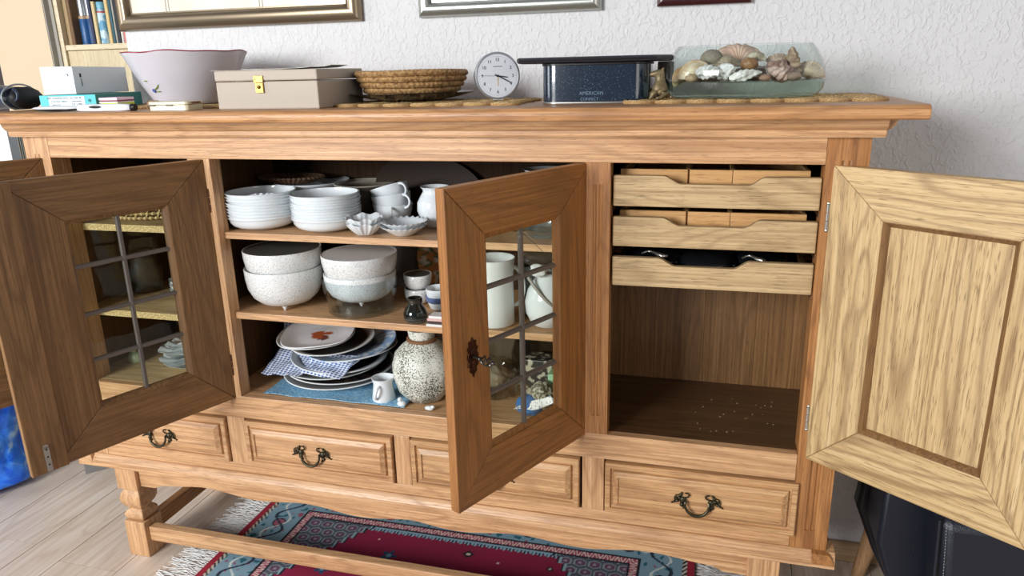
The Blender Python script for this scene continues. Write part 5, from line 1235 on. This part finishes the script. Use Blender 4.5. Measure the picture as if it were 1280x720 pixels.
# ================================================================== rug
RX0, RX1, RY0, RY1 = .362, 1.722, -.62, .435
def frac(x): return x-math.floor(x)
def rugcol(p):
    x, y = p.x, p.y
    u = min(x-RX0, RX1-x); v = min(y-RY0, RY1-y); left = x < (RX0+RX1)/2
    if u < .020: return (.62, .10, .20)
    if u < .033: return (.08,.08,.10) if frac((y+u*1.2)*55) < .5 else (.80,.77,.70)
    if v < .012: return (.62, .10, .20)
    e = min(u-.033, v-.012+.018)
    if u < .148 or v < .130:
        # light blue border with vines and palmettes
        if u-.033 < v: s, w_ = y, (u-.033)/.115
        else: s, w_ = x, (v-.012)/.118
        vine = .5+.26*math.sin(s*42)
        if abs(w_-vine) < .045: return (.12,.16,.24)
        if abs(w_-(.5-.22*math.sin(s*42+.9))) < .03: return (.83,.86,.84)
        c = frac(s*6.7)-.5; d = math.hypot(c/6.7/.115*1.0, w_-.5)
        k = int(math.floor(s*6.7)) % 3
        if d < .15: return ((.72,.58,.22), (.62,.34,.42), (.13,.34,.40))[k]
        if d < .19: return (.10,.11,.18)
        n = noise.noise(Vector((x*45, y*45, 2)))
        if n > .42: return (.13,.38,.44)
        if n < -.45: return (.60,.32,.40)
        return (.49,.62,.68)
    if u < .152 or v < .134: return (.08,.08,.12)
    if u < .178 or v < .158:
        s = (y if u-.152 < v-.134 else x)*62; w_ = (min(u-.152, (v-.134)*1.08))/.026
        if abs(w_-.5) > .40: return (.10,.09,.13)
        f = frac(s); q = abs(abs(f-.5)*2-(w_ if math.floor(s) % 2 else 1-w_))
        return (.88,.80,.76) if q < .22 else (.66,.26,.36)
    if u < .182 or v < .162: return (.07,.07,.12)
    uu, vv = u-.182, v-.162
    lim = .215-.62*vv
    lim = max(.045, lim); stp = round(lim/.018)*.018
    def hexa():
        s = .042; a = x/s; b = y/s*1.1; rx_ = frac(a+(math.floor(b) % 2)*.5)-.5; ry = frac(b)-.5
        d = max(abs(rx_), abs(ry)*.9+abs(rx_)*.45)
        return (.30,.33,.38) if d > .43 else (.56,.62,.62) if d > .34 else (.40,.26,.38) if d > .12 else (.62,.56,.58)
    if uu < stp-.012: return hexa()
    if uu < stp-.006: return (.58,.70,.72)
    if uu < stp: return (.10,.12,.20)
    if vv < .016+.008*abs(frac(x*45)-.5)*2: return (.55,.68,.74) if vv < .010 or frac(x*90) < .6 else (.10,.12,.2)
    if vv < .024 and abs(frac(x*45)-.5) > .30: return (.11,.12,.2)
    for cx, cy, r, kind in ((.86,.150,.026,0),(1.25,.125,.026,0),(1.085,.210,.018,1),(.70,.05,.024,0),(1.40,.06,.022,0),(1.04,.0,.06,2),(.95,.10,.010,1),(1.33,.20,.012,1),(.80,.215,.008,3),(1.18,.19,.008,3)):
        dx, dy = x-cx, y-cy; d = math.hypot(dx, dy); a = math.atan2(dy, dx)
        if kind == 0 and d < r*(.72+.28*math.cos(a*5)): return (.10,.27,.42) if d > r*.3 else (.45,.62,.70)
        if kind == 1 and abs(dx)+abs(dy) < r: return (.10,.07,.10) if abs(dx)+abs(dy) > r*.45 else (.85,.80,.72)
        if kind == 2 and d < r*(.8+.2*math.cos(a*8)): return (.35,.52,.62)
        if kind == 3 and d < r*.5: return (.9,.82,.75)
    n = noise.noise(Vector((x*8, y*8, 5)))*.04
    return (.56+n, .07, .235+n)
nx, ny = 520, 300
bm = new(); grid(bm, nx, ny, lambda u, v: (RX0+(RX1-RX0)*u, RY0+(RY1-RY0)*(1-(1-v)**1.0), .008+.0006*noise.noise(Vector((u*20, v*16, 0)))))
t = thing('rug', 'crimson and light blue oriental rug with white fringes under the sideboard', 'rug', ((RX0+RX1)/2, (RY0+RY1)/2, 0))
o = obj('pile', bm, vcol('woollen_rug_pile', .95, .5, 1400), None, origin='0'); tint(o, rugcol); o.parent = t; o.location = -Vector(t.location)
s_ = o.modifiers.new('solid', 'SOLIDIFY'); s_.thickness = .0065; s_.offset = -1
rf = random.Random(11)
m_fr = plain('white_fringe', 'd5d3d0', .85)
for side in (0, 1):
    bm = new(); base = RX0 if side == 0 else RX1; sg = -1 if side == 0 else 1
    for k in range(430):
        y = RY0+(RY1-RY0)*(k+rf.random())/430; L = .085+.05*rf.random(); dy = rf.gauss(0, .018); 
        p = []
        for q in range(6):
            f = q/5; p.append((base+sg*L*f, y+dy*f+.006*math.sin(f*6+k), .006-.004*f+.007*math.sin(f*PI)*rf.random()+.0005))
        tube(bm, p, .0013, 3, cap=False)
    f_ = obj('fringe', bm, m_fr, t, off=t.location); f_['kind'] = 'stuff'
